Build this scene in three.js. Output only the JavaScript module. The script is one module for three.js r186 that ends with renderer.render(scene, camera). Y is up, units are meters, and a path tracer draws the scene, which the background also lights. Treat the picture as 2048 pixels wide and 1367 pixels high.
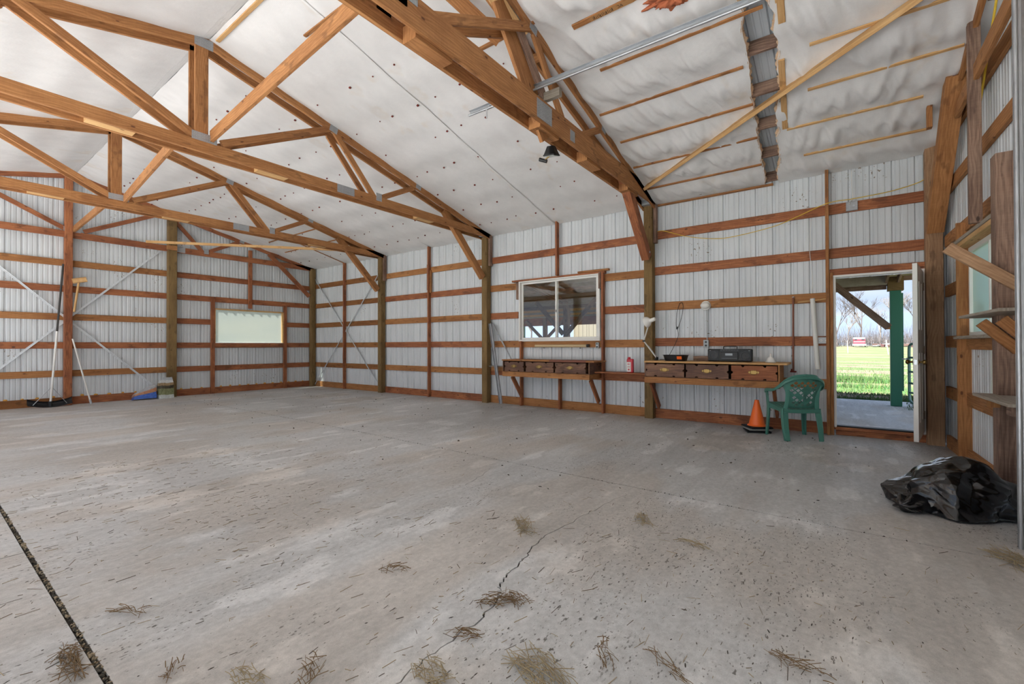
import * as THREE from 'three';
import { mergeGeometries, mergeVertices } from 'three/addons/utils/BufferGeometryUtils.js';
import { RoundedBoxGeometry } from 'three/addons/geometries/RoundedBoxGeometry.js';

// ---------------------------------------------------------------- camera, sky, sun, exposure
const scene = new THREE.Scene();
const camera = new THREE.PerspectiveCamera(74.49, 2048 / 1367, 0.05, 4000);
camera.position.set(-0.966, 1.249, 7.716);
camera.rotation.set(THREE.MathUtils.degToRad(0.459), THREE.MathUtils.degToRad(36.435), THREE.MathUtils.degToRad(-0.153), 'YXZ');
const renderer = new THREE.WebGLRenderer({ antialias: true });
renderer.toneMapping = THREE.LinearToneMapping;
renderer.toneMappingExposure = 3.4;
renderer.shadowMap.enabled = true;
const sun = new THREE.DirectionalLight(new THREE.Color(0.945, 0.975, 1.0), 11.5);
sun.position.set(-16, 34, 38); sun.target.position.set(-7, 0, 5);
sun.shadow.radius = 3; sun.castShadow = true; sun.shadow.mapSize.set(4096, 4096);
Object.assign(sun.shadow.camera, { left: -30, right: 30, top: 30, bottom: -30, near: 1, far: 140 });
scene.add(sun, sun.target);

// ---------------------------------------------------------------- noise
function rng(seed) { let a = seed >>> 0; return () => { a = (a + 0x6d2b79f5) | 0; let t = Math.imul(a ^ (a >>> 15), 1 | a); t = (t + Math.imul(t ^ (t >>> 7), 61 | t)) ^ t; return ((t ^ (t >>> 14)) >>> 0) / 4294967296; }; }
const R = rng(20240611);
const rr = (a, b) => a + (b - a) * R();
const clamp = (x, a = 0, b = 1) => Math.min(b, Math.max(a, x));
const mix = (a, b, t) => a + (b - a) * t;
const sstep = (a, b, x) => { const t = clamp((x - a) / (b - a)); return t * t * (3 - 2 * t); };
function h2(x, y, s) { let n = Math.imul(x | 0, 374761393) + Math.imul(y | 0, 668265263) + Math.imul(s | 0, 1442695041); n = Math.imul(n ^ (n >>> 13), 1274126177); return ((n ^ (n >>> 16)) >>> 0) / 4294967296; }
function vn(x, y, s = 0) { const ix = Math.floor(x), iy = Math.floor(y); let fx = x - ix, fy = y - iy; fx = fx * fx * (3 - 2 * fx); fy = fy * fy * (3 - 2 * fy); const a = h2(ix, iy, s), b = h2(ix + 1, iy, s), c = h2(ix, iy + 1, s), d = h2(ix + 1, iy + 1, s); return a + (b - a) * fx + (c - a) * fy + (a - b - c + d) * fx * fy; }
function fbm(x, y, o = 4, s = 0) { let v = 0, a = 0.5, n = 0; for (let i = 0; i < o; i++) { v += a * vn(x, y, s + i * 17); n += a; a *= 0.5; x *= 2.03; y *= 2.03; } return v / n; }
const ridge = (x, y, o = 3, s = 0) => { let v = 0, a = 0.5, n = 0; for (let i = 0; i < o; i++) { v += a * (1 - Math.abs(2 * vn(x, y, s + i * 31) - 1)); n += a; a *= 0.5; x *= 2.1; y *= 2.1; } return v / n; };

// sky: pale blue with thin high cloud, the same all round
{
  const W = 1024, H = 512, d = new Float32Array(W * H * 4);
  for (let j = 0; j < H; j++) {
    const el = ((j + 0.5) / H - 0.5) * Math.PI, y = Math.sin(el), up = Math.max(0, y);
    for (let i = 0; i < W; i++) {
      const az = ((i + 0.5) / W) * 2 * Math.PI, cx = Math.cos(az) * Math.cos(el), cz = Math.sin(az) * Math.cos(el);
      const k = 1 / (up + 0.18), c = fbm(cx * k * 1.1 + 7, cz * k * 1.1 + 3, 5, 5), cl = sstep(0.44, 0.68, c) * 0.85 + 0.1;
      const t = Math.pow(up, 0.5), b = [mix(0.62, 0.26, t), mix(0.74, 0.45, t), mix(0.9, 0.82, t)], w = [0.98, 0.98, 1.0];
      const o = (j * W + i) * 4;
      for (let q = 0; q < 3; q++) d[o + q] = (y < -0.02 ? [0.2, 0.2, 0.17][q] : mix(b[q], w[q], cl)) * SKY();
      d[o + 3] = 1;
    }
  }
  const t = new THREE.DataTexture(d, W, H, THREE.RGBAFormat, THREE.FloatType); t.magFilter = t.minFilter = THREE.LinearFilter; t.mapping = THREE.EquirectangularReflectionMapping; t.needsUpdate = true;
  scene.background = t;
}
function SKY() { return 0.36; }

// ---------------------------------------------------------------- textures
function tex(w, h, fn, sx, sy, srgb = true) {
  const d = new Uint8Array(w * h * 4);
  for (let j = 0; j < h; j++) for (let i = 0; i < w; i++) { const c = fn(i, j), o = (j * w + i) * 4; d[o] = clamp(c[0], 0, 255); d[o + 1] = clamp(c[1], 0, 255); d[o + 2] = clamp(c[2], 0, 255); d[o + 3] = 255; }
  const t = new THREE.DataTexture(d, w, h, THREE.RGBAFormat); t.wrapS = t.wrapT = THREE.MirroredRepeatWrapping; t.magFilter = THREE.LinearFilter; t.minFilter = THREE.LinearMipmapLinearFilter; t.generateMipmaps = true;
  if (srgb) t.colorSpace = THREE.SRGBColorSpace; t.repeat.set(1 / sx, 1 / sy); t.needsUpdate = true; return t;
}
// wood: u runs along the grain, 2.4 m by 0.6 m
function woodTex(light, dark, knot, seed, contrast = 1, knots = 7) {
  const W = 1024, H = 384, q = rng(seed), K = [];
  for (let i = 0; i < knots; i++) K.push([q() * W, q() * H, 3.5 + q() * 5.5]);
  return tex(W, H, (i, j) => {
    let y = j, kd = 0;
    for (const [kx, ky, kr] of K) { const dx = (i - kx) / 1.35, dy = j - ky; const d2 = dx * dx + dy * dy; if (d2 < 3600) { const d = Math.sqrt(d2); y += (dy > 0 ? 1 : -1) * 14 * Math.exp(-d / (kr * 1.6)); kd = Math.max(kd, 1 - sstep(kr * 0.55, kr * 1.25, d)); } }
    const warp = fbm(i * 0.006, y * 0.012, 3, seed) * 60;
    const ring = 0.5 + 0.5 * Math.sin((y + warp) * 0.33 + fbm(i * 0.004, y * 0.03, 2, seed + 3) * 9);
    const fine = fbm(i * 0.022, y * 0.55, 3, seed + 9), big = fbm(i * 0.006, y * 0.011, 3, seed + 20);
    const saw = vn(i * 0.35, y * 0.03, seed + 40);
    let v = clamp(0.5 + contrast * ((ring - 0.5) * 0.28 + (fine - 0.5) * 0.75 + (big - 0.5) * 0.85 + (saw - 0.5) * 0.1));
    const st = sstep(0.66, 0.8, fbm(i * 0.013 + 50, y * 0.02, 4, seed + 60)) * 0.35;
    const c = [0, 1, 2].map((k) => mix(mix(light[k], dark[k], v), dark[k] * 0.62, st));
    return kd > 0 ? c.map((x, k) => mix(x, knot[k], kd * 0.7)) : c;
  }, 2.4, 0.6);
}
const T = {};
T.fir = woodTex([192, 136, 84], [134, 85, 46], [84, 46, 26], 11, 1.0);
T.red = woodTex([188, 120, 76], [122, 68, 42], [70, 38, 26], 23, 1.15);
T.pale = woodTex([226, 186, 132], [186, 138, 84], [120, 74, 40], 37, 0.8, 4);
T.post = woodTex([150, 122, 78], [104, 80, 46], [66, 48, 28], 41, 1.0, 4);
T.dark = woodTex([164, 134, 114], [102, 78, 66], [44, 32, 26], 53, 1.25, 6);
T.brown = woodTex([192, 154, 118], [138, 102, 74], [62, 42, 30], 57, 1.1, 6);
T.grey = woodTex([176, 166, 152], [128, 116, 102], [80, 70, 60], 59, 0.9, 3);
T.drawer = woodTex([148, 108, 80], [82, 52, 40], [42, 26, 18], 61, 1.3, 4);
// concrete: worn grey slab, broom marks along z, brown film in patches, dark flecks
const conc = (i, j, k = 1) => {
  const x = i / 2048 * 4.6, z = j / 2048 * 4.6;
  const big = fbm(x * 0.7 + 3, z * 0.5, 4, 71), mid = fbm(x * 3.1, z * 1.4, 4, 77), st = fbm(x * 26, z * 2.2, 3, 83), fine = h2(i, j, 3), g2 = fbm(x * 60, z * 45, 2, 90);
  let v = 190 + (big - 0.5) * 40 + (mid - 0.5) * 22 + (st - 0.5) * 16 + (fine - 0.5) * 20 + (g2 - 0.5) * 26;
  const br = sstep(0.52, 0.74, fbm(x * 1.6 + 9, z * 0.9 + 4, 4, 97));
  const sp = sstep(0.76, 0.82, fbm(x * 130, z * 48, 2, 101)) * sstep(0.42, 0.66, fbm(x * 2.2, z * 1.6, 3, 103));
  const wh = sstep(0.62, 0.75, fbm(x * 5 + 40, z * 2.0, 4, 107)) * 20;
  v += wh;
  return [v * mix(0.992, 0.962, br) * mix(1, 0.5, sp), v * mix(0.99, 0.935, br) * mix(1, 0.48, sp), v * mix(0.985, 0.905, br) * mix(1, 0.46, sp)];
};
T.conc = tex(2048, 2048, (i, j) => conc(i, j), 4.6, 4.6);
T.concR = tex(1024, 1024, (i, j) => { const x = i / 1024 * 4.6, z = j / 1024 * 4.6; const v = 74 + fbm(x * 1.6, z * 0.9, 4, 131) * 100 + (fbm(x * 30, z * 14, 2, 137) - 0.5) * 40; return [v, v, v]; }, 4.6, 4.6, false);
T.concB = tex(1024, 1024, (i, j) => { const x = i / 1024 * 4.6, z = j / 1024 * 4.6; const v = 128 + (fbm(x * 40, z * 30, 3, 141) - 0.5) * 150 + (fbm(x * 30, z * 5, 2, 147) - 0.5) * 50; return [v, v, v]; }, 4.6, 4.6, false);
// white reinforced facing of the roof insulation: scrim weave, faint pink and tan staining
T.ins = tex(1024, 1024, (i, j) => {
  const x = i / 1024 * 1.9, y = j / 1024 * 1.9, n = fbm(x * 2.1, y * 1.6, 4, 151), s = fbm(x * 9, y * 7, 3, 157), tan = sstep(0.68, 0.84, fbm(x * 3 + 5, y * 2.2, 4, 163));
  const w = ((i % 6 === 0 || j % 6 === 0) ? -6 : 1) + (h2(i, j, 8) - 0.5) * 7;
  const v = 230 + (n - 0.5) * 14 + (s - 0.5) * 10 + w;
  return [v - tan * 5, v - 2 - tan * 10, v - 4 - tan * 16];
}, 1.9, 1.9);
T.insB = tex(512, 512, (i, j) => { const x = i / 512 * 1.9, y = j / 512 * 1.9; const v = 128 + (ridge(x * 5, y * 2.2, 3, 171) - 0.5) * 150 + (fbm(x * 40, y * 40, 2, 173) - 0.5) * 50; return [v, v, v]; }, 1.9, 1.9, false);
// painted sheet metal: dust, scuffs and rust specks
T.metal = tex(1024, 1024, (i, j) => {
  const x = i / 1024 * 2.7, y = j / 1024 * 2.7, n = fbm(x * 1.2, y * 0.8, 4, 181), s = fbm(x * 14, y * 2.5, 3, 187), sp = sstep(0.79, 0.84, fbm(x * 42, y * 38, 2, 191)) * sstep(0.58, 0.78, fbm(x * 1.7, y * 1.7, 3, 193));
  const v = 216 + (n - 0.5) * 16 + (s - 0.5) * 16;
  return [mix(v - 4, 120, sp), mix(v, 104, sp), mix(v + 3, 84, sp)];
}, 2.7, 2.7);
T.galv = tex(256, 256, (i, j) => { const v = 168 + (fbm(i * 0.05, j * 0.05, 3, 201) - 0.5) * 70 + (vn(i * 0.2, j * 0.2, 203) - 0.5) * 30; return [v, v + 2, v + 5]; }, 0.3, 0.3);
T.fibre = tex(512, 512, (i, j) => { const n = fbm(i * 0.03, j * 0.03, 4, 211), f = fbm(i * 0.2, j * 0.05, 2, 213); return [226 + n * 30 - f * 24, 198 + n * 34 - f * 40, 166 + n * 34 - f * 48]; }, 0.5, 0.5);

const std = (o) => new THREE.MeshStandardMaterial(o);
const phy = (o) => new THREE.MeshPhysicalMaterial(o);
const woodM = (t, rough = 0.78, col = 0xffffff) => std({ map: t, roughness: rough, color: col, bumpMap: t, bumpScale: 0.0012 });
const M = {
  fir: woodM(T.fir), firB: woodM(T.fir, 0.8, 0xe2dccf), red: woodM(T.red, 0.72), pale: woodM(T.pale, 0.75), post: woodM(T.post, 0.85), dark: woodM(T.dark, 0.85), brown: woodM(T.brown, 0.82), grey: woodM(T.grey, 0.85), drawer: woodM(T.drawer, 0.6),
  metal: std({ map: T.metal, roughness: 0.36, metalness: 0.0, side: THREE.DoubleSide }),
  roofMetal: std({ color: 0xf2f4f6, map: T.metal, roughness: 0.4, metalness: 0.0, side: THREE.DoubleSide }),
  galv: std({ map: T.galv, color: 0xffffff, roughness: 0.36, metalness: 0.6 }), strap: std({ color: 0xdfe4e8, roughness: 0.35, metalness: 0.35 }),
  galvDull: std({ map: T.galv, roughness: 0.55, metalness: 0.5 }),
  ins: std({ map: T.ins, roughness: 0.55, bumpMap: T.insB, bumpScale: 0.004, side: THREE.DoubleSide }),
  fibre: std({ map: T.fibre, roughness: 1, side: THREE.DoubleSide }),
  pink: std({ color: 0xd8937c, map: T.fibre, roughness: 1, side: THREE.DoubleSide }),
  conc: std({ map: T.conc, roughness: 1, roughnessMap: T.concR, bumpMap: T.concB, bumpScale: 0.0016 }),
  soil: std({ color: 0x2c251f, roughness: 1 }),
  white: std({ color: 0xe9e7e2, roughness: 0.45 }), whiteGloss: std({ color: 0xeceae4, roughness: 0.2 }),
  black: std({ color: 0x17181a, roughness: 0.45 }), blackGloss: phy({ color: 0x08080a, roughness: 0.15, ior: 1.62 }),
  greyPl: std({ color: 0xb9bdc0, roughness: 0.5 }), steel: std({ color: 0xb8bcc0, roughness: 0.3, metalness: 0.9 }),
  brass: std({ color: 0x94794a, roughness: 0.36, metalness: 0.95 }), brassDark: std({ color: 0x6b5228, roughness: 0.35, metalness: 1 }),
  green: std({ color: 0x4b8577, roughness: 0.38 }), greenMetal: std({ color: 0x1f6b52, roughness: 0.4, metalness: 0.1 }),
  orange: std({ color: 0xff7328, roughness: 0.4 }), redPl: std({ color: 0xc3172f, roughness: 0.35 }), redWood: std({ color: 0x84503e, roughness: 0.7 }),
  straw: std({ color: 0xa39272, roughness: 0.9 }), rust: std({ color: 0x74241a, roughness: 0.8 }), foam: std({ color: 0xd9a24c, roughness: 0.95 }),
  yellow: std({ color: 0xe6bf3c, roughness: 0.5 }), concrete2: std({ map: T.conc, roughness: 0.95 }), pipe: std({ color: 0xe4e3de, roughness: 0.4 }),
  glass: phy({ color: 0xffffff, transmission: 1, thickness: 0, roughness: 0.02, ior: 1.45 }),
  frost: phy({ color: 0xd6d8d0, transmission: 0.78, thickness: 0, roughness: 0.5, ior: 1.4 }),
  greenGlass: phy({ color: 0xcfe3dc, transmission: 0.9, thickness: 0, roughness: 0.5, ior: 1.4 }),
};

// ---------------------------------------------------------------- builders
const V = (x, y, z) => new THREE.Vector3(x, y, z);
const taken = {};
function numbered(n) { if (!(n in taken)) { taken[n] = 0; return n; } taken[n]++; return n + '_' + String(taken[n]).padStart(3, '0'); }
function thing(name, label, category, pos = [0, 0, 0], turn = 0, group) {
  const g = new THREE.Group(); g.name = numbered(name); g.position.set(...pos); g.rotation.y = turn; g.userData = { label, category }; if (group) g.userData.group = group; scene.add(g); return g;
}
function structure(name, label, category) { const g = new THREE.Group(); g.name = name; g.userData = { kind: 'structure', label, category }; scene.add(g); return g; }
function add(parent, name, geo, mat) { const m = new THREE.Mesh(geo, mat); m.name = name; m.castShadow = m.receiveShadow = true; parent.add(m); return m; }
function single(name, label, category, geo, mat, pos = [0, 0, 0], turn = 0, group) {
  const m = new THREE.Mesh(geo, mat); m.name = numbered(name); m.castShadow = m.receiveShadow = true; m.position.set(...pos); m.rotation.y = turn; m.userData = { label, category }; if (group) m.userData.group = group; scene.add(m); return m;
}
// a sawn board, length along local x, chamfered arrises, uv in metres along the grain
function boardGeo(l, h, w, c = 0.003, ends = [0, 0, 0, 0]) {
  c = Math.min(c, h * 0.3, w * 0.3);
  const prof = [[-h / 2 + c, -w / 2], [h / 2 - c, -w / 2], [h / 2, -w / 2 + c], [h / 2, w / 2 - c], [h / 2 - c, w / 2], [-h / 2 + c, w / 2], [-h / 2, w / 2 - c], [-h / 2, -w / 2 + c]];
  const pos = [], uv = [], idx = [], u0 = rr(0, 40), v0 = rr(0, 20); let run = 0;
  const n = prof.length;
  for (let k = 0; k < n; k++) {
    const a = prof[k], b = prof[(k + 1) % n], d = Math.hypot(b[0] - a[0], b[1] - a[1]), s = pos.length / 3;
    for (const [p, r] of [[a, run], [b, run + d]]) { pos.push(-l / 2, p[0], p[1], l / 2, p[0], p[1]); uv.push(u0, v0 + r, u0 + l, v0 + r); }
    idx.push(s, s + 2, s + 1, s + 1, s + 2, s + 3); run += d;
  }
  for (const e of [-1, 1]) { const s = pos.length / 3; for (const p of prof) { pos.push(e * l / 2, p[0], p[1]); uv.push(u0 + p[0], v0 + p[1]); } for (let k = 1; k < n - 1; k++) e > 0 ? idx.push(s, s + k, s + k + 1) : idx.push(s, s + k + 1, s + k); }
  const g = new THREE.BufferGeometry(); g.setAttribute('position', new THREE.Float32BufferAttribute(pos, 3)); g.setAttribute('uv', new THREE.Float32BufferAttribute(uv, 2));
  // winding check: normals must point outwards
  g.setIndex(idx); const f = g.toNonIndexed(); f.computeVertexNormals();
  const P = f.attributes.position, N = f.attributes.normal; let out = 0; for (let i = 0; i < P.count; i += 3) out += Math.sign(P.getY(i) * N.getY(i) + P.getZ(i) * N.getZ(i));
  if (out < 0) { for (let i = 0; i < P.count; i += 3) for (const A of Object.values(f.attributes)) { const z = A.itemSize; for (let q = 0; q < z; q++) { const t = A.array[(i + 1) * z + q]; A.array[(i + 1) * z + q] = A.array[(i + 2) * z + q]; A.array[(i + 2) * z + q] = t; } } f.computeVertexNormals(); }
  return f;
}
// board between two points; h across "up", w across the remaining direction
function beam(parent, name, a, b, h, w, mat, up = V(0, 1, 0)) {
  const d = b.clone().sub(a), l = d.length(), x = d.normalize(); let y = up.clone().sub(x.clone().multiplyScalar(up.dot(x))); if (y.lengthSq() < 1e-6) y = V(1, 0, 0); y.normalize(); const z = x.clone().cross(y);
  const m = add(parent, name, boardGeo(l, h, w), mat); m.position.copy(a).add(b).multiplyScalar(0.5); m.quaternion.setFromRotationMatrix(new THREE.Matrix4().makeBasis(x, y, z)); return m;
}
const bx = (parent, name, x0, x1, y0, y1, z0, z1, mat) => { // axis-aligned board, grain along its longest side
  const d = [x1 - x0, y1 - y0, z1 - z0], c = V((x0 + x1) / 2, (y0 + y1) / 2, (z0 + z1) / 2);
  if (d[0] >= d[1] && d[0] >= d[2]) return beam(parent, name, V(x0, c.y, c.z), V(x1, c.y, c.z), d[1], d[2], mat);
  if (d[1] >= d[2]) return beam(parent, name, V(c.x, y0, c.z), V(c.x, y1, c.z), d[0], d[2], mat, V(1, 0, 0));
  return beam(parent, name, V(c.x, c.y, z0), V(c.x, c.y, z1), d[1], d[0], mat);
};
function at(g, x, y, z, rx = 0, ry = 0, rz = 0) { g.applyMatrix4(new THREE.Matrix4().compose(V(x, y, z), new THREE.Quaternion().setFromEuler(new THREE.Euler(rx, ry, rz)), V(1, 1, 1))); return g; }
const rbox = (w, h, d, r = 0.006, s = 2) => new RoundedBoxGeometry(w, h, d, s, Math.min(r, w / 2.01, h / 2.01, d / 2.01));
const cyl = (r0, r1, h, n = 20, open = false) => new THREE.CylinderGeometry(r0, r1, h, n, 1, open);
const lathe = (pts, n = 28) => new THREE.LatheGeometry(pts.map(([x, y]) => new THREE.Vector2(x, y)), n);
const tube = (pts, r, seg = 24, n = 8) => new THREE.TubeGeometry(new THREE.CatmullRomCurve3(pts.map((p) => (p.isVector3 ? p : V(...p))), false, 'catmullrom', 0.4), seg, r, n, false);
const merge = (list) => mergeGeometries(list.map((g) => { const q = g.index ? g.toNonIndexed() : g; for (const k of Object.keys(q.attributes)) if (!['position', 'normal', 'uv'].includes(k)) q.deleteAttribute(k); if (!q.attributes.uv) q.setAttribute('uv', new THREE.Float32BufferAttribute(new Float32Array(q.attributes.position.count * 2), 2)); return q; }));
const rod = (a, b, r, n = 10, r2 = r) => { const d = b.clone().sub(a), g = cyl(r2, r, d.length(), n); g.applyQuaternion(new THREE.Quaternion().setFromUnitVectors(V(0, 1, 0), d.clone().normalize())); g.translate((a.x + b.x) / 2, (a.y + b.y) / 2, (a.z + b.z) / 2); return g; };
// rectangular section swept along a path; w(t) across "side", h(t) along the frame's other axis
function sweep(pts, side, w, h, seg = 40, round = 6, closed = false) {
  const cv = new THREE.CatmullRomCurve3(pts.map((p) => V(...p)), closed, 'catmullrom', 0.45), pos = [], idx = [], n = round * 4;
  for (let i = 0; i <= seg; i++) {
    const t = i / seg, c = cv.getPointAt(t), tg = cv.getTangentAt(t), s = (typeof side === 'function' ? side(t) : side).clone(); s.sub(tg.clone().multiplyScalar(s.dot(tg))).normalize(); const u = tg.clone().cross(s);
    const ww = (typeof w === 'function' ? w(t) : w) / 2, hh = (typeof h === 'function' ? h(t) : h) / 2;
    for (let k = 0; k < n; k++) { const a = (k / n) * 2 * Math.PI, ca = Math.cos(a), sa = Math.sin(a), e = 0.45, x = Math.sign(ca) * Math.pow(Math.abs(ca), e) * ww, y = Math.sign(sa) * Math.pow(Math.abs(sa), e) * hh; pos.push(c.x + s.x * x + u.x * y, c.y + s.y * x + u.y * y, c.z + s.z * x + u.z * y); }
  }
  for (let i = 0; i < seg; i++) for (let k = 0; k < n; k++) { const a = i * n + k, b = i * n + (k + 1) % n; idx.push(a, b, a + n, b, b + n, a + n); }
  for (const [o, f] of [[0, 1], [seg * n, 0]]) for (let k = 1; k < n - 1; k++) f ? idx.push(o, o + k + 1, o + k) : idx.push(o, o + k, o + k + 1);
  const g = new THREE.BufferGeometry(); g.setAttribute('position', new THREE.Float32BufferAttribute(pos, 3)); g.setAttribute('uv', new THREE.Float32BufferAttribute(new Float32Array(pos.length / 3 * 2), 2)); g.setIndex(idx); g.computeVertexNormals(); return g;
}
function gridGeo(nu, nv, fn, uvs = 1) { // fn(u,v) -> [x,y,z]; uv in metres from fn's 4th and 5th entries when given
  const pos = [], uv = [], idx = [];
  for (let j = 0; j <= nv; j++) for (let i = 0; i <= nu; i++) { const p = fn(i / nu, j / nv); pos.push(p[0], p[1], p[2]); uv.push(p.length > 3 ? p[3] : i / nu, p.length > 3 ? p[4] : j / nv); }
  for (let j = 0; j < nv; j++) for (let i = 0; i < nu; i++) { const a = j * (nu + 1) + i, b = a + 1, c = a + nu + 1, d = c + 1; idx.push(a, c, b, b, c, d); }
  const g = new THREE.BufferGeometry(); g.setAttribute('position', new THREE.Float32BufferAttribute(pos, 3)); g.setAttribute('uv', new THREE.Float32BufferAttribute(uv, 2)); g.setIndex(idx); g.computeVertexNormals(); return g;
}
function stuff(parent, name, geo, mat, mats, label, category, colors) {
  const m = new THREE.InstancedMesh(geo, mat, mats.length); mats.forEach((q, i) => m.setMatrixAt(i, q)); if (colors) colors.forEach((c, i) => m.setColorAt(i, c)); m.name = parent === scene ? numbered(name) : name; m.castShadow = m.receiveShadow = true; m.userData = { kind: 'stuff' }; if (label) Object.assign(m.userData, { label, category }); parent.add(m); return m;
}
// ---------------------------------------------------------------- measures
const S = 3.658, X2 = -14.477, ZR = 5.5, ZW = 11.0;
const PX = [-4 * S + 0.02, -3 * S, -2 * S, -S, -0.054];           // posts along the bench wall
const GH = [3.12, 2.503, 1.894, 1.2805, 0.674];                   // girt centre heights
const yc = (z) => 3.67 + 0.245 * (z <= ZR ? z : 2 * ZR - z);       // underside of the roof insulation

// corrugated sheets, one mesh for each 0.914 m panel
const PITCH = 0.2286;
function profile(a, b, phase) {
  const bp = []; const k0 = Math.floor((a - phase) / PITCH) - 1, k1 = Math.ceil((b - phase) / PITCH) + 1;
  for (let k = k0; k <= k1; k++) { const o = phase + k * PITCH; for (const [x, d] of [[-0.024, 0], [-0.011, 0.02], [0.011, 0.02], [0.024, 0], [PITCH / 3 - 0.014, 0], [PITCH / 3 - 0.006, 0.005], [PITCH / 3 + 0.006, 0.005], [PITCH / 3 + 0.014, 0], [2 * PITCH / 3 - 0.014, 0], [2 * PITCH / 3 - 0.006, 0.005], [2 * PITCH / 3 + 0.006, 0.005], [2 * PITCH / 3 + 0.014, 0]]) bp.push([o + x, d]); }
  const at_ = (s) => { for (let i = 1; i < bp.length; i++) if (bp[i][0] >= s) { const t = (s - bp[i - 1][0]) / (bp[i][0] - bp[i - 1][0]); return mix(bp[i - 1][1], bp[i][1], t); } return 0; };
  return [[a, at_(a)], ...bp.filter((p) => p[0] > a + 1e-4 && p[0] < b - 1e-4), [b, at_(b)]];
}
function sheets(parent, name, mat, frame, s0, s1, t0, t1, openings = [], width = 4 * PITCH, phase = 0) {
  for (let a = s0; a < s1 - 0.02; a += width) {
    const b = Math.min(a + width, s1), cuts = [a, b]; for (const o of openings) for (const e of [o[0], o[1]]) if (e > a && e < b) cuts.push(e); cuts.sort((p, q) => p - q);
    const pos = [], uv = [];
    const lap = (R() - 0.5) * 0.0012, u0 = rr(0, 9), v0 = rr(0, 9);
    for (let c = 0; c < cuts.length - 1; c++) {
      const m = (cuts[c] + cuts[c + 1]) / 2, pr = profile(cuts[c], cuts[c + 1], phase);
      const hole = openings.filter((o) => o[0] < m && o[1] > m).sort((p, q) => p[2] - q[2]);
      for (let i = 0; i < pr.length - 1; i++) {
        const [sa, da] = pr[i], [sb, db] = pr[i + 1]; let lo = () => t0; const runs = [];
        for (const h of hole) { runs.push([lo, () => h[2]]); lo = () => h[3]; } runs.push([lo, (s) => t1(s)]);
        for (const [l, u] of runs) {
          const q = [[sa, da, l(sa)], [sb, db, l(sb)], [sb, db, u(sb)], [sa, da, u(sa)]]; if (q[3][2] - q[0][2] < 0.005) continue;
          for (const k of [0, 1, 2, 0, 2, 3]) { const p = frame(q[k][0], q[k][1] + lap, q[k][2]); pos.push(p.x, p.y, p.z); uv.push(q[k][0] + u0, q[k][2] + v0); }
        }
      }
    }
    if (!pos.length) continue;
    const g = new THREE.BufferGeometry(); g.setAttribute('position', new THREE.Float32BufferAttribute(pos, 3)); g.setAttribute('uv', new THREE.Float32BufferAttribute(uv, 2)); g.computeVertexNormals(); add(parent, name, g, mat);
  }
}

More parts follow.
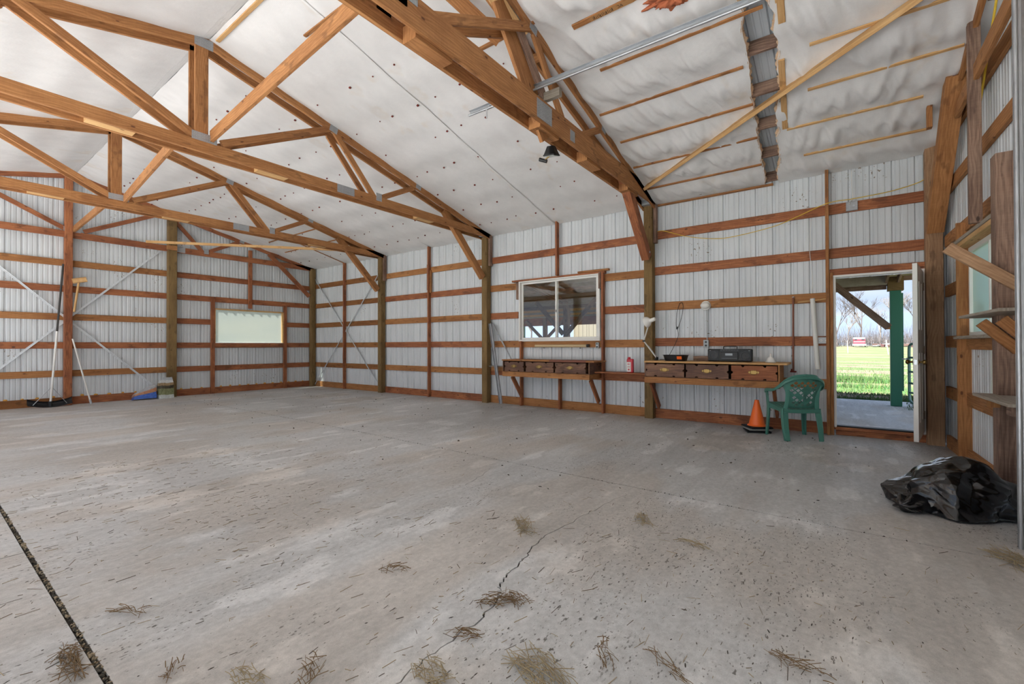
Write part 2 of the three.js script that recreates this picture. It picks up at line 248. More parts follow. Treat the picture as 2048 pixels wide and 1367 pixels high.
// ---------------------------------------------------------------- floor: concrete slabs with open joints and a real crack
const floor = structure('floor', 'worn grey concrete slab floor with dusty streaks', 'floor');
{
  const crack = (pts, w) => { const L = [], Rr = []; const fine = []; for (let i = 0; i < pts.length - 1; i++) for (let k = 0; k < 9; k++) { const t = k / 9, a = pts[i], b = pts[i + 1]; fine.push([mix(a[0], b[0], t) + (k ? rr(-0.012, 0.012) : 0), mix(a[1], b[1], t) + (k ? rr(-0.012, 0.012) : 0)]); } fine.push(pts[pts.length - 1]);
    fine.forEach((p, i) => { const q = fine[Math.min(i + 1, fine.length - 1)], o = fine[Math.max(i - 1, 0)], dx = q[0] - o[0], dz = q[1] - o[1], l = Math.hypot(dx, dz) || 1, ww = w * Math.sin(Math.PI * clamp(0.08 + 0.92 * (i / (fine.length - 1)), 0, 0.96)) * rr(0.6, 1.3) + 0.0006; L.push([p[0] - dz / l * ww, p[1] + dx / l * ww]); Rr.push([p[0] + dz / l * ww, p[1] - dx / l * ww]); }); return [...L, ...Rr.reverse()]; };
  const slab = (poly, cracks = []) => {
    const sh = new THREE.Shape(poly.map(([x, z]) => new THREE.Vector2(x, -z)));
    for (const c of cracks) sh.holes.push(new THREE.Path(c.map(([x, z]) => new THREE.Vector2(x, -z))));
    const g = new THREE.ExtrudeGeometry(sh, { depth: 0.1, bevelEnabled: false }); g.rotateX(-Math.PI / 2); g.translate(0, -0.1, 0);
    const p = g.attributes.position, uv = g.attributes.uv; for (let i = 0; i < p.count; i++) uv.setXY(i, p.getX(i) + 20, p.getZ(i) + p.getY(i) * 0.5 + 3.2);
    add(floor, 'concrete_slab', g, M.conc);
  };
  const X0 = -14.6, X1 = 0.45, j = 0.006, k = 0.008;
  const z1 = (x) => mix(3.725, 3.92, sstep(-9, -0.2, x)); // the long control joint
  const edge = []; for (let i = 0; i <= 24; i++) { const x = mix(X0, X1, i / 24); edge.push([x, z1(x)]); }
  slab([[X0, -0.15], ...edge.map(([x, z]) => [x, z - j]), [X1, -0.15]], [crack([[-5.64, 3.82], [-5.5, 3.5], [-5.3, 3.1], [-5.1, 2.75]], 0.0016), crack([[-5.33, 0.63], [-5.2, 0.72], [-5.02, 0.7], [-4.93, 0.78]], 0.002)]);
  slab([[X0, 7.27 - k], [X1, 7.25 - k], ...edge.slice().reverse().map(([x, z]) => [x, z + j])], [
    crack([[-2.3, 7.05], [-2.309, 6.63], [-2.318, 6.39], [-2.306, 6.15], [-2.359, 5.936], [-2.431, 5.843], [-2.47, 5.62], [-2.515, 5.438], [-2.557, 5.2], [-2.52, 4.859], [-2.491, 4.465], [-2.44, 4.1]], 0.0042),
    crack([[-3.719, 4.988], [-3.703, 4.723], [-3.8, 4.35], [-3.946, 3.96]], 0.0014)]);
  slab([[X0, 7.27 + k], [X0, ZW + 0.1], [-4.98 - j, ZW + 0.1], [-4.98 - j, 7.265 + k]]);
  slab([[-4.98 + j, 7.265 + k], [-4.98 + j, ZW + 0.1], [X1, ZW + 0.1], [X1, 7.25 + k]]);
  const b = new THREE.BoxGeometry(15.0, 0.09, 11.1); b.translate(-7.08, -0.054, 5.48); add(floor, 'joint_bed', b, M.soil);
}

// ---------------------------------------------------------------- bench wall (behind the workbenches)
const wallBack = structure('wall_back', 'long white corrugated steel wall behind the workbenches with orange girts', 'wall');
{
  const f = (s, d, t) => V(s, t, -0.04 - d);
  sheets(wallBack, 'metal_panel', M.metal, f, -14.56, 0.11, 0.02, () => 3.8, [[-1.09, -0.14, 0.0, 2.17], [-6.44, -4.625, 1.345, 2.585]], 4 * PITCH, 0.03);
  const girt = (x0, x1, y, m = M.fir, h = 0.137) => bx(wallBack, 'girt', x0, x1, y - h / 2, y + h / 2, -0.038, 0, m);
  for (let b = 0; b < 4; b++) {
    const a = PX[b] + 0.02, e = PX[b + 1] - 0.02, dy = b === 3 ? 0.022 : 0;
    GH.forEach((y, i) => {
      const m = (b === 3 && (i < 2)) ? M.red : b === 0 ? M.firB : (i + b) % 2 ? M.fir : M.red;
      if (b === 2 && (i === 1 || i === 2)) { girt(a, -6.5, y, m); girt(-4.56, e, y, m); }
      else if (b === 3 && i >= 2) girt(a, -1.16, y + dy, m);
      else girt(a, e, y + dy, m);
    });
    const xe = b === 3 ? -1.16 : e; bx(wallBack, 'skirt_board', a, xe, 0, 0.16, -0.038, 0.0, b % 2 ? M.red : M.fir);
  }
  const stud = (xr, y0, y1, m = M.firB) => bx(wallBack, 'stud', xr - 0.04, xr, y0, y1, 0, 0.089, m);
  stud(-12.705, 0, 3.68, M.red); stud(-9.138, 0, 3.68, M.red); bx(wallBack, 'nailer', -9.225, -9.182, 2.62, 3.25, 0, 0.06, M.dark); bx(wallBack, 'nailer', -9.135, -9.1, 2.55, 3.1, 0, 0.05, M.fir);
  stud(-5.494, 2.63, 3.7, M.red); stud(-1.124, 0, 3.76, M.fir);
  stud(-6.364, 0, 1.34, M.red); stud(-5.437, 0, 0.68, M.red); stud(-4.517, 0, 2.6, M.red);
  // rough framing round the window
  bx(wallBack, 'header', -6.62, -4.5, 2.588, 2.622, -0.03, 0.06, M.red); bx(wallBack, 'wood_scrap', -5.05, -4.42, 2.625, 2.66, 0.0, 0.07, M.fir); bx(wallBack, 'nailer', -6.53, -6.47, 2.22, 2.58, -0.035, 0.03, M.dark); bx(wallBack, 'nailer', -4.61, -4.56, 2.3, 2.6, -0.02, 0.095, M.dark);
  // weathered blocks on the back of the posts, under the truss seats
  for (const x of [PX[1], PX[2], PX[3]]) bx(wallBack, 'seat_block', x + 0.075, x + 0.125, 3.0, 3.66, 0.0, 0.09, M.dark);
  // door framing
  bx(wallBack, 'door_header', -1.12, -0.13, 2.21, 2.3, -0.04, 0.03, M.red); bx(wallBack, 'trimmer', -1.122, -1.082, 0.0, 2.25, -0.03, 0.06, M.fir);
}
// ---------------------------------------------------------------- far end wall
const wallLeft = structure('wall_left', 'gable end wall of white corrugated steel with red-brown girts', 'wall');
const W2P = [[0.07, 0.15], [3.752, 0.18], [5.61, 0.13], [7.35, 0.15], [10.93, 0.15]];
{
  const f = (s, d, t) => V(X2 - 0.04 - d, t, s);
  sheets(wallLeft, 'metal_panel', M.metal, f, -0.06, ZW + 0.06, 0.02, (s) => yc(s) + 0.14, [[0.975, 2.775, 1.35, 2.24]], 4 * PITCH, 0.1);
  const girt = (z0, z1, y, m, h = 0.137) => bx(wallLeft, 'girt', X2 - 0.038, X2, y - h / 2, y + h / 2, z0, z1, m);
  for (let b = 0; b < 4; b++) {
    const a = W2P[b][0] + 0.02, e = W2P[b + 1][0] - 0.02;
    [3.06, ...GH.slice(1)].forEach((y, i) => { const m = b === 0 ? M.red : i % 2 ? M.red : M.fir; if (b === 0 && i === 2) { girt(a, 0.9, y, m); girt(2.84, e, y, m); } else girt(a, e, y, m); });
    bx(wallLeft, 'skirt_board', X2 - 0.038, X2, 0, 0.165, a, e, b === 2 ? M.firB : M.red);
  }
  const stud = (z, y0, y1) => bx(wallLeft, 'stud', X2, X2 + 0.06, y0, y1, z - 0.045, z + 0.045, M.red);
  stud(2.835, 0, 2.5); stud(0.915, 0, 2.45); stud(1.9, 2.31, 3.95);
  bx(wallLeft, 'sill', X2 - 0.03, X2 + 0.05, 1.235, 1.335, 0.96, 2.79, M.red);
  // foam closures where the ribs meet the skirt board
  const foam = new THREE.IcosahedronGeometry(0.024, 1);
  for (let z = 0.33; z < 7.2; z += PITCH) { const m = add(wallLeft, 'foam_closure', foam, M.foam); m.position.set(X2 - 0.02, 0.175 + rr(-0.006, 0.008), z + rr(-0.01, 0.01)); m.scale.set(0.6, rr(0.7, 1.1), rr(1, 1.6)); }
}
// ---------------------------------------------------------------- near end wall (window, garage door); it runs 1.8 degrees out of square
const wallRight = structure('wall_right', 'near end wall of white corrugated steel with heavy rough framing', 'wall');
wallRight.position.set(0.03, 0, 0); wallRight.rotation.y = THREE.MathUtils.degToRad(1.8);
const GD = [3.75, 7.3, 3.45];
{
  const f = (s, d, t) => V(0.04 + d, t, s);
  sheets(wallRight, 'metal_panel', M.metal, f, -0.06, ZW + 0.1, 0.02, (s) => yc(s) + 0.14, [[1.13, 2.53, 1.35, 2.3], [GD[0], GD[1], 0, GD[2]]], 4 * PITCH, 0.06);
  const girt = (z0, z1, y, m = M.fir, h = 0.137) => bx(wallRight, 'girt', 0, 0.038, y - h / 2, y + h / 2, z0, z1, m);
  for (const y of [4.34, 3.73, GH[0]]) girt(y > 4 ? 2.4 : 0.15, GD[0] - 0.05, y, M.fir);
  girt(0.15, GD[0] - 0.05, GH[1], M.fir);
  girt(0.15, 1.09, GH[2]); girt(2.56, GD[0] - 0.05, GH[2]); girt(0.15, 1.09, GH[3]); girt(1.11, 2.6, GH[3] - 0.015, M.fir); girt(2.6, GD[0] - 0.05, GH[3]); girt(0.15, 1.075, GH[4]); girt(1.11, 2.58, GH[4]);
  bx(wallRight, 'skirt_board', 0, 0.038, 0, 0.15, 0.15, 1.07, M.fir); bx(wallRight, 'skirt_board', 0, 0.038, 0, 0.15, 1.112, 2.6, M.fir);
  bx(wallRight, 'stud', -0.068, 0.07, 0.055, 1.31, 1.072, 1.11, M.fir);                                 // knotty trimmer under the window
  bx(wallRight, 'stud', -0.068, 0.036, 1.335, 2.53, 1.072, 1.11, M.fir);
  bx(wallRight, 'window_header', -0.075, 0.035, 2.255, 2.3, 1.11, 2.55, M.pale); bx(wallRight, 'window_header', -0.08, 0.0, 2.302, 2.34, 1.0, 2.6, M.grey);
  bx(wallRight, 'window_stool', -0.09, 0.03, 1.305, 1.335, 1.06, 2.55, M.grey);
  bx(wallRight, 'stud', -0.15, -0.063, 2.33, 4.3, 2.01, 2.05, M.dark);                                  // dark hanging stud over the window
  bx(wallRight, 'blocking', -0.06, -0.0, 4.18, 4.28, 1.5, 3.2, M.dark);
  for (const [z, w] of [[GD[0] - 0.06, 0.12], [GD[1] + 0.06, 0.12], [ZW - 0.1, 0.15]]) bx(wallRight, 'jamb_post', -0.12, 0, 0, yc(z) + 0.05, z - w / 2, z + w / 2, M.post);
  bx(wallRight, 'door_beam', -0.06, 0.03, GD[2], GD[2] + 0.24, GD[0] - 0.1, GD[1] + 0.1, M.fir);
}
const W3 = (n, y, s) => wallRight.localToWorld(V(n, y, s));
wallRight.updateMatrixWorld(true);
// ---------------------------------------------------------------- open side behind the camera: doors slid open in the far bays
const wallFront = structure('wall_front', 'white corrugated steel wall with tall sliding doorways', 'wall');
const OPEN = [[-14.05, -11.2, 0, 3.45], [-10.75, -7.5, 0, 3.45], [-7.1, -3.85, 0, 3.45], [-3.45, -0.3, 0, 3.45]];
{
  const f = (s, d, t) => V(s, t, ZW + 0.02 + d);
  sheets(wallFront, 'metal_panel', M.metal, f, -14.56, 0.45, 0.02, () => 3.85, OPEN, 4 * PITCH, 0.03);
  for (const o of OPEN) bx(wallFront, 'track_beam', o[0] - 0.2, o[1] + 0.2, o[3], o[3] + 0.24, ZW - 0.06, ZW, M.fir);
  for (const x of [-14.3, -10.97, -7.3, -3.65, -0.1]) bx(wallFront, 'jamb_post', x - 0.075, x + 0.075, 0, 3.7, ZW - 0.15, ZW, M.post);
}
// ---------------------------------------------------------------- roof and insulation
const roof = structure('roof', 'corrugated steel roof on wooden purlins above the insulation', 'roof');
{
  const c = Math.cos(Math.atan(0.245)), L = (ZR + 0.55) / c;
  const fA = (s, d, t) => V(s, yc(0) + 0.17 + 0.245 * (t * c - 0.55) + d, t * c - 0.55), fB = (s, d, t) => V(s, yc(0) + 0.17 + 0.245 * (t * c - 0.55) + d, 2 * ZR - (t * c - 0.55));
  sheets(roof, 'roof_panel', M.roofMetal, fA, -14.9, 0.55, 0, () => L, [], 4 * PITCH, 0.07); sheets(roof, 'roof_panel', M.roofMetal, fB, -14.9, 0.75, 0, () => L, [], 4 * PITCH, 0.07);
  for (let k = 0; k < 9; k++) { const z = 0.03 + k * 0.604; beam(roof, 'purlin', V(-3.53, yc(z) + 0.085, z), V(0.0, yc(z) + 0.085, z), 0.14, 0.038, M.dark); }
  const cap = new THREE.BoxGeometry(15.4, 0.03, 0.5); cap.translate(-7.1, yc(ZR) + 0.2, ZR); add(roof, 'ridge_cap', cap, M.roofMetal);
}
const ceiling = structure('ceiling', 'white faced roof insulation stapled under the purlins', 'ceiling');
{
  const pz = (z) => { const k = (z - 0.55) / 0.608; return k - Math.floor(k); };
  const sheetG = (xa, xb, z0, z1, amp, fold, seed, res) => {
    const nu = Math.max(4, Math.round(1.9 / res)), nv = Math.round((Math.abs(z1 - z0)) / res);
    return gridGeo(nu, nv, (u, v) => {
      const z = mix(z0, z1, v), zz = z <= ZR ? z : 2 * ZR - z, x = mix(xa(zz), xb(zz), u);
      const sag = 0.5 - 0.5 * Math.cos(2 * Math.PI * pz(zz));
      const w3 = ridge(x * 6.5 + 0.8 * Math.sin(zz * 2.2 + seed), zz * 1.15 + seed, 2, seed + 12) - 0.5; const lo = fbm(x * 1.3 + seed, zz * 1.1, 3, seed) - 0.5, w = ridge(x * 3.6 + zz * 1.5 + seed, zz * 0.8 - x * 0.5, 3, seed + 4), w2 = fbm(x * 11 + zz * 3, zz * 2.2, 3, seed + 7) - 0.5;
      const edge = Math.min(u, 1 - u) * 8, ed = Math.min(1, edge), eave = Math.min(1, zz * 3);
      const d = -amp * sag * 0.9 + lo * amp * 2.0 - fold * (w - 0.45) * (0.4 + 0.6 * sag) + fold * 0.5 * w2 * (0.5 + 0.5 * sag) - (fold > 0.05 ? fold * 0.62 * w3 * (0.35 + 0.65 * sag) : fold * 0.25 * w3);
      return [x, yc(z) + d * (0.35 + 0.65 * ed * eave) + (1 - eave) * fbm(x * 6, 1, 2, seed) * 0.02, z, x + seed, (z <= ZR ? z : -z) * 1.03];
    });
  };
  const A = [0.02, 0.016, 0.012, 0.022], F = [0.014, 0.016, 0.009, 0.092];
  for (let b = 0; b < 4; b++) {
    const a = b === 0 ? X2 - 0.02 : PX[b], e = b === 3 ? 0.12 : PX[b + 1], m = b === 2 ? -5.57 : (a + e) / 2;
    if (b < 3) { add(ceiling, 'insulation_sheet', sheetG(() => a, () => m, -0.03, ZR, A[b], F[b], 10 + b * 9, 0.05), M.ins); add(ceiling, 'insulation_sheet', sheetG(() => m - 0.012, () => e, -0.03, ZR, A[b], F[b], 13 + b * 9, 0.05), M.ins); }
    else { // torn apart over the workbench bay
      const gl = (z) => -1.895 + 0.056 * Math.min(z, 3.4) + (fbm(z * 5, 3, 3, 5) - 0.5) * 0.07 + (z > 3.5 ? (z - 3.5) * 0.4 : 0), gr = (z) => -1.735 + 0.1 * Math.min(z, 2.6) - 0.02 * Math.max(0, z - 2.6) + (fbm(z * 6, 7, 3, 6) - 0.5) * 0.09;
      add(ceiling, 'insulation_sheet', sheetG(() => a, gl, -0.03, ZR, A[3], F[3], 51, 0.028), M.ins); add(ceiling, 'insulation_sheet', sheetG(gr, (z) => e + 0.03 * z, -0.03, ZR, A[3], F[3], 57, 0.028), M.ins);
      // ragged fibreglass along both torn edges
      for (const [ed, dir] of [[gl, 1], [gr, -1]]) add(ceiling, 'torn_edge', gridGeo(10, 190, (u, v) => { const z = mix(0.02, 3.6, v), r = (fbm(z * 30, u * 3, 3, 91) - 0.5); return [ed(z) - dir * 0.012 + dir * Math.sin(u * Math.PI * 0.9) * (0.02 + r * 0.07), yc(z) - 0.012 + u * 0.085 + r * 0.03, z + (vn(z * 40, u * 4, 93) - 0.5) * 0.03, z * 3, u * 0.2]; }), M.fibre);
    }
    add(ceiling, 'insulation_sheet', sheetG(() => a, (z) => (b === 3 ? e + 0.25 : e), ZR, 2 * ZR + 0.03, A[b], F[b] * 0.7, 70 + b * 5, 0.08), M.ins);
  }
  // battens nailed under the sheets of the workbench bay
  const batten = (xa, xb, z, w = 0.036, m = M.pale) => { const pts = []; const mm = beam(ceiling, 'batten', V(xa, yc(z) - 0.02 + rr(-0.004, 0.004), z + rr(-0.012, 0.012)), V(xb, yc(z) - 0.02 + rr(-0.004, 0.004), z + rr(-0.012, 0.012)), 0.018, w, m, V(0, 1, -0.245)); return mm; };
  for (const [a, b, z] of [[-3.18, -1.55, 3.0], [-3.49, -1.815, 2.375], [-3.46, -1.81, 1.78], [-3.51, -1.85, 1.16], [-3.52, -1.88, 0.55]]) batten(a, b, z, 0.036, M.fir);
  batten(-3.2, -2.35, 3.62, 0.06, M.fir); batten(-3.53, -1.8, -0.0, 0.05, M.fir);
  for (const [a, b, z] of [[-1.22, 0.05, 2.37], [-1.27, -0.03, 1.76], [-1.52, -0.255, 1.165], [-1.38, -0.16, 0.56], [-1.1, 0.05, 3.0], [-1.45, -0.9, 3.0]]) batten(a, b, z);
  beam(ceiling, 'batten', V(-1.535, yc(1.2) - 0.02, 1.2), V(-1.47, yc(2.3) - 0.02, 2.3), 0.02, 0.06, M.pale); beam(ceiling, 'batten', V(-1.42, yc(2.75) - 0.02, 2.75), V(-1.4, yc(3.2) - 0.02, 3.2), 0.02, 0.06, M.pale);
  // faded battens in the far bays
  for (const [a, b, z] of [[-13.9, -10.95, 1.2], [-13.6, -10.9, 1.78]]) batten(a, b, z, 0.03, M.fir);
  beam(ceiling, 'batten', V(-12.7, yc(0.1) - 0.018, 0.1), V(-12.7, yc(1.9) - 0.018, 1.9), 0.016, 0.03, M.fir);
  beam(ceiling, 'batten', V(-6.0, yc(4.95) - 0.02, 4.95), V(-4.1, yc(4.95) - 0.02, 4.95), 0.018, 0.04, M.fir);
  for (const [x0, z0, x1, z1] of [[-8.6, 5.2, -8.4, 4.2], [-9.9, 4.7, -9.7, 4.0]]) void 0;
  beam(ceiling, 'batten', V(-7.1, yc(5.45) - 0.03, 5.45), V(-3.8, yc(5.45) - 0.03, 5.45), 0.018, 0.045, M.pale);
  { // printed grade stamp on one batten
    const c = document.createElement('canvas'); c.width = 256; c.height = 32; const k = c.getContext('2d'); k.fillStyle = '#a87a4c'; k.fillRect(0, 0, 256, 32); k.fillStyle = '#4a3422'; k.font = 'bold 26px sans-serif'; k.fillText('AC', 60, 26); for (let i = 0; i < 14; i++) k.fillRect(118 + i * 9, 6 + (i % 3) * 3, i % 4 ? 3 : 6, 20); const tx = new THREE.CanvasTexture(c); tx.colorSpace = THREE.SRGBColorSpace;
    const g = gridGeo(1, 1, (u, v) => [mix(-3.0, -2.55, u), yc(3.62) - 0.0305 + (v - 0.5) * 0.0125, 3.62 + (v - 0.5) * 0.05, 1 - u, v]); add(ceiling, 'grade_stamp', g, std({ map: tx, roughness: 0.8, side: THREE.DoubleSide }));
  }
  // seam flap on the smooth bay
  add(ceiling, 'seam_tape', gridGeo(2, 90, (u, v) => { const z = mix(0.02, 5.3, v), x = -5.575 + (fbm(z * 2, 1, 3, 3) - 0.5) * 0.04; return [x + (u - 0.5) * 0.03, yc(z) - 0.016 - 0.006 * Math.sin(u * Math.PI) - (z < 0.5 ? 0.01 * Math.sin(z * 6) : 0), z, x * 3, z]; }), M.ins);
  // rust-red pins holding the smooth sheets to the purlins
  const mats = [], q = new THREE.Matrix4();
  for (let b = 0; b < 3; b++) for (let k = 0; k < 8; k++) { const z = 0.55 + 0.607 * k; for (let x = PX[b] + rr(0.15, 0.4); x < PX[b + 1] - 0.1; x += rr(0.24, 0.5)) { if (R() < (b === 2 ? 0.25 : 0.15)) continue; const s = rr(0.9, 1.7), zz = z + rr(-0.03, 0.03); mats.push(q.clone().compose(V(x, yc(zz) - 0.016, zz), new THREE.Quaternion().setFromEuler(new THREE.Euler(rr(-0.2, 0.2), 0, rr(-0.2, 0.2))), V(s, s, s))); } }
  stuff(ceiling, 'insulation_pin', lathe([[0, -0.01], [0.008, -0.006], [0.012, 0.0], [0.0, 0.012]], 8), M.rust, mats);
  // a lump of fibreglass hanging out of the torn facing
  const gf = mergeVertices((() => { const q = new THREE.IcosahedronGeometry(0.17, 14); q.deleteAttribute('normal'); q.deleteAttribute('uv'); return q; })()), p = gf.attributes.position; for (let i = 0; i < p.count; i++) { const v = V(p.getX(i), p.getY(i), p.getZ(i)), n = v.clone().normalize(), r = 1 + (fbm(n.x * 4 + 4, n.z * 4 + n.y * 3, 4, 7) - 0.5) * 1.1 + (fbm(n.x * 13, n.z * 13 + n.y * 9, 3, 8) - 0.5) * 0.5; v.multiplyScalar(r); p.setXYZ(i, v.x * 1.45, v.y * 0.55, v.z * 1.3); } gf.computeVertexNormals();
  const lump = add(ceiling, 'fibreglass_lump', gf, M.pink); lump.position.set(-2.22, yc(3.5) - 0.02, 3.5); lump.rotation.x = 0.24;
}
// ---------------------------------------------------------------- posts
const postGeo = (w, h, d) => { const g = boardGeo(h, w, d, 0.006); g.rotateZ(Math.PI / 2); g.translate(0, h / 2, 0); return g; };
const post = (label, x, z, w, d, h, m = M.post) => single('wooden_post', label, 'post', postGeo(w, h, d), m, [x, 0, z], 0);
post('square wooden corner post where the two white walls meet, beside the far window', -14.41, 0.07, 0.134, 0.14, 3.66);
post('wooden wall post at the right end of the steel cross braces', PX[1], 0.07, 0.147, 0.14, 3.64);
post('wooden wall post beside the leaning galvanised channel', PX[2], 0.07, 0.147, 0.14, 3.64);
post('wooden wall post between the two workbenches, behind the desk lamp', PX[3], 0.07, 0.147, 0.14, 3.64);
post('brown corner post on the hinge side of the open door', PX[4], 0.07, 0.162, 0.14, 3.72, M.brown);
post('thick wooden end wall post above the two feed bags', X2 + 0.07, 3.752, 0.14, 0.18, yc(3.75) + 0.05);
post('red-brown end wall post standing behind the roof rake', X2 + 0.07, 5.61, 0.14, 0.125, yc(5.5) + 0.05, M.red);
{ const q = W3(-0.0625, 0, 2.62); const p = single('wooden_post', 'short weathered knotty post carrying the wall shelves', 'post', postGeo(0.125, 2.73, 0.14), M.dark, [q.x, 0, q.z], wallRight.rotation.y); }

// ---------------------------------------------------------------- roof trusses
const plateGeo = (l, h) => rbox(0.003, h, l, 0.001, 1);
function toothPlate(parent, x, y, z, l, h, ang = 0) { // galvanised nail plate with punched teeth rows
  const list = [plateGeo(l, h)]; const n = Math.max(2, Math.round(l / 0.022)), m = Math.max(2, Math.round(h / 0.03));
  for (let i = 0; i < n; i++) for (let j = 0; j < m; j++) { const g = new THREE.BoxGeometry(0.003, h / m * 0.55, 0.006); g.translate(0.002, -h / 2 + (j + 0.5 + (i % 2) * 0.2 - 0.1) * h / m, -l / 2 + (i + 0.5) * l / n); list.push(g); }
  const g = merge(list); g.rotateX(ang); const p = add(parent, 'nail_plate', g, M.galvDull); p.position.set(x, y, z); return p;
}
function truss(name, label, X, opt = {}) {
  const t = thing(name, label, 'roof truss', [X, 3.6, ZR]);
  const P = (x, y, z) => V(x, y - 3.6, z - ZR), mir = (z) => 2 * ZR - z, U = V(0, 1, 0);
  const plies = opt.plies ?? [-0.093, 0.093], m = opt.mat ?? M.fir, z0 = opt.z0 ?? 0.02;
  plies.forEach((px, i) => {
    const near = i === plies.length - 1, bh = opt.bh && (near || opt.bothDeep) ? opt.bh : 0.14, y0 = opt.y0 ?? 3.605;
    beam(t, 'bottom_chord', P(px, y0 + bh / 2, z0), P(px, y0 + bh / 2, mir(z0)), bh, 0.038, m);
    const ch = opt.ch ?? 0.13, o = -0.035;
    for (const f of [(z) => z, mir]) {
      beam(t, 'top_chord', P(px, yc(0.05) + o, f(0.05)), P(px, yc(ZR) + o, f(ZR)), ch, 0.038, m);
      const web = (za, ya, zb, yb, w = 0.089) => beam(t, 'web', P(px, ya, f(za)), P(px, yb, f(zb)), w, 0.037, m, V(0, 1, 0));
      if (!opt.skipWebs) {
        web(5.36, 3.78, 3.86, yc(3.86) - 0.06); web(3.8, yc(3.8) - 0.08, 3.09, 3.72); web(2.93, 3.75, 2.16, yc(2.16) - 0.05);
      }
      if (i === plies.length - 1) { toothPlate(t, px + 0.021, 3.735 - 3.6, f(3.0) - ZR, 0.11, 0.13); toothPlate(t, px + 0.021, yc(3.85) - 0.06 - 3.6, f(3.83) - ZR, 0.13, 0.1, f === mir ? 0.24 : -0.24); toothPlate(t, px + 0.021, (opt.bh ? y0 + 0.12 : 3.68) - 3.6, f(3.62) - ZR, 0.3, opt.bh ? 0.2 : 0.125); toothPlate(t, px + 0.021, yc(2.16) - 0.045 - 3.6, f(2.13) - ZR, 0.12, 0.09, f === mir ? 0.24 : -0.24); }
    }
    if (!opt.noKing) beam(t, 'king_post', P(px, 3.75, 5.58), P(px, yc(ZR) - 0.07, 5.58), 0.14, 0.038, m, V(0, 0, 1));
    if (near) { toothPlate(t, px + 0.021, (opt.bh ? 3.86 : 3.785) - 3.6, 5.55 - ZR, 0.27, 0.1); toothPlate(t, px + 0.021, yc(ZR) - 0.08 - 3.6, 5.56 - ZR, 0.2, 0.12); }
  });
  if (plies.length > 1) { // spacer blocks between the plies and the gusset at the heel
    for (const z of opt.blocks ?? [1.9, 4.7, 6.4, 9.1]) bx(t, 'spacer_block', -0.074, 0.074, 3.61 - 3.6, 3.745 - 3.6, z - 0.2 - ZR, z + 0.2 - ZR, opt.bh ? M.fir : M.pale);
    for (const f of [(z) => z, mir]) { const g = rbox(0.22, 0.13, 0.2, 0.004, 1); add(t, 'heel_plate', g, M.galvDull).position.set(0, 3.7 - 3.6, f(0.13) - ZR); }
  }
  return t;
}
truss('roof_truss', 'single gable truss fixed to the far end wall', X2 + 0.05, { plies: [0.0], mat: M.red, noKing: true });
const T2 = truss('roof_truss', 'double wooden roof truss farthest from the camera, next to the far end wall', PX[1]);
const T3 = truss('roof_truss', 'double wooden roof truss at the post beside the leaning channel', PX[2]);
const T4 = truss('roof_truss', 'nearest deep double roof truss with floodlight and door track', PX[3], { bh: 0.25, y0: 3.64, bothDeep: false, blocks: [2.35, 3.45, 5.2, 1.0], plies: [-0.093, 0.093] });
// extra timbers hung in the nearest truss for the overhead door
{
  const P = (x, y, z) => V(x, y - 3.6, z - ZR);
  beam(T4, 'hanger_plank', P(0.0, 4.62, 4.28), P(0.0, 3.58, 3.42), 0.235, 0.04, M.fir, V(0, 1, -1)); beam(T4, 'hanger_plank', P(0.045, 4.5, 4.0), P(0.045, 3.95, 3.5), 0.1, 0.04, M.dark, V(0, 1, -1));
  bx(T4, 'cross_block', -0.6, 0.14, 4.58 - 3.6, 4.72 - 3.6, 3.84 - ZR, 3.88 - ZR, M.fir); bx(T4, 'cross_block', -0.1, 0.26, 3.93 - 3.6, 4.02 - 3.6, 3.5 - ZR, 3.56 - ZR, M.grey); bx(T4, 'cross_block', -0.1, 0.1, 4.33 - 3.6, 4.42 - 3.6, 3.62 - ZR, 3.66 - ZR, M.fir);
  beam(T4, 'raking_plank', P(-0.16, 4.42, 4.05), P(-0.52, 4.86, 4.9), 0.14, 0.04, M.fir, V(1, 1, 0)); beam(T4, 'raking_plank', P(0.02, 4.45, 3.9), P(-0.1, 4.9, 4.7), 0.14, 0.04, M.pale, V(1, 1, 0));
}
truss('roof_truss', 'single gable truss fixed to the near end wall', 0.0, { plies: [0.0], mat: M.fir, noKing: true, skipWebs: true, z0: 1.2 });

// knee braces
const brace = (name, label, cat, a, b, h, w, m, up) => { const t = thing(name, label, cat, [a.x, Math.min(a.y, b.y), a.z]); const o = t.position; beam(t, 'timber', a.clone().sub(o), b.clone().sub(o), h, w, m, up); return t; };
const bolts = (t, p) => { const g = cyl(0.018, 0.018, 0.012, 10); g.rotateZ(Math.PI / 2); const b = add(t, 'bolt', g, M.galvDull); b.position.copy(p.clone().sub(t.position)); };
for (const [i, l] of [[1, 'knee brace from the far truss to the post by the steel cross braces'], [2, 'knee brace from the middle truss to the post by the leaning channel'], [3, 'knee brace from the nearest truss down to the post behind the desk lamp']]) {
  const t = brace('knee_brace', l, 'brace', V(PX[i], 2.74, 0.2), V(PX[i], 3.92, i === 3 ? 1.28 : 1.36), i === 3 ? 0.16 : 0.14, i === 3 ? 0.13 : 0.09, i === 3 ? M.red : M.fir, V(0, 1, 0)); if (i === 3) bolts(t, V(PX[3] + 0.068, 2.82, 0.24));
}
brace('knee_brace', 'knee brace across the corner of the far end wall above the foggy window', 'brace', V(X2 + 0.1, 2.8, 0.2), V(X2 + 0.1, 3.92, 1.42), 0.12, 0.038, M.red);
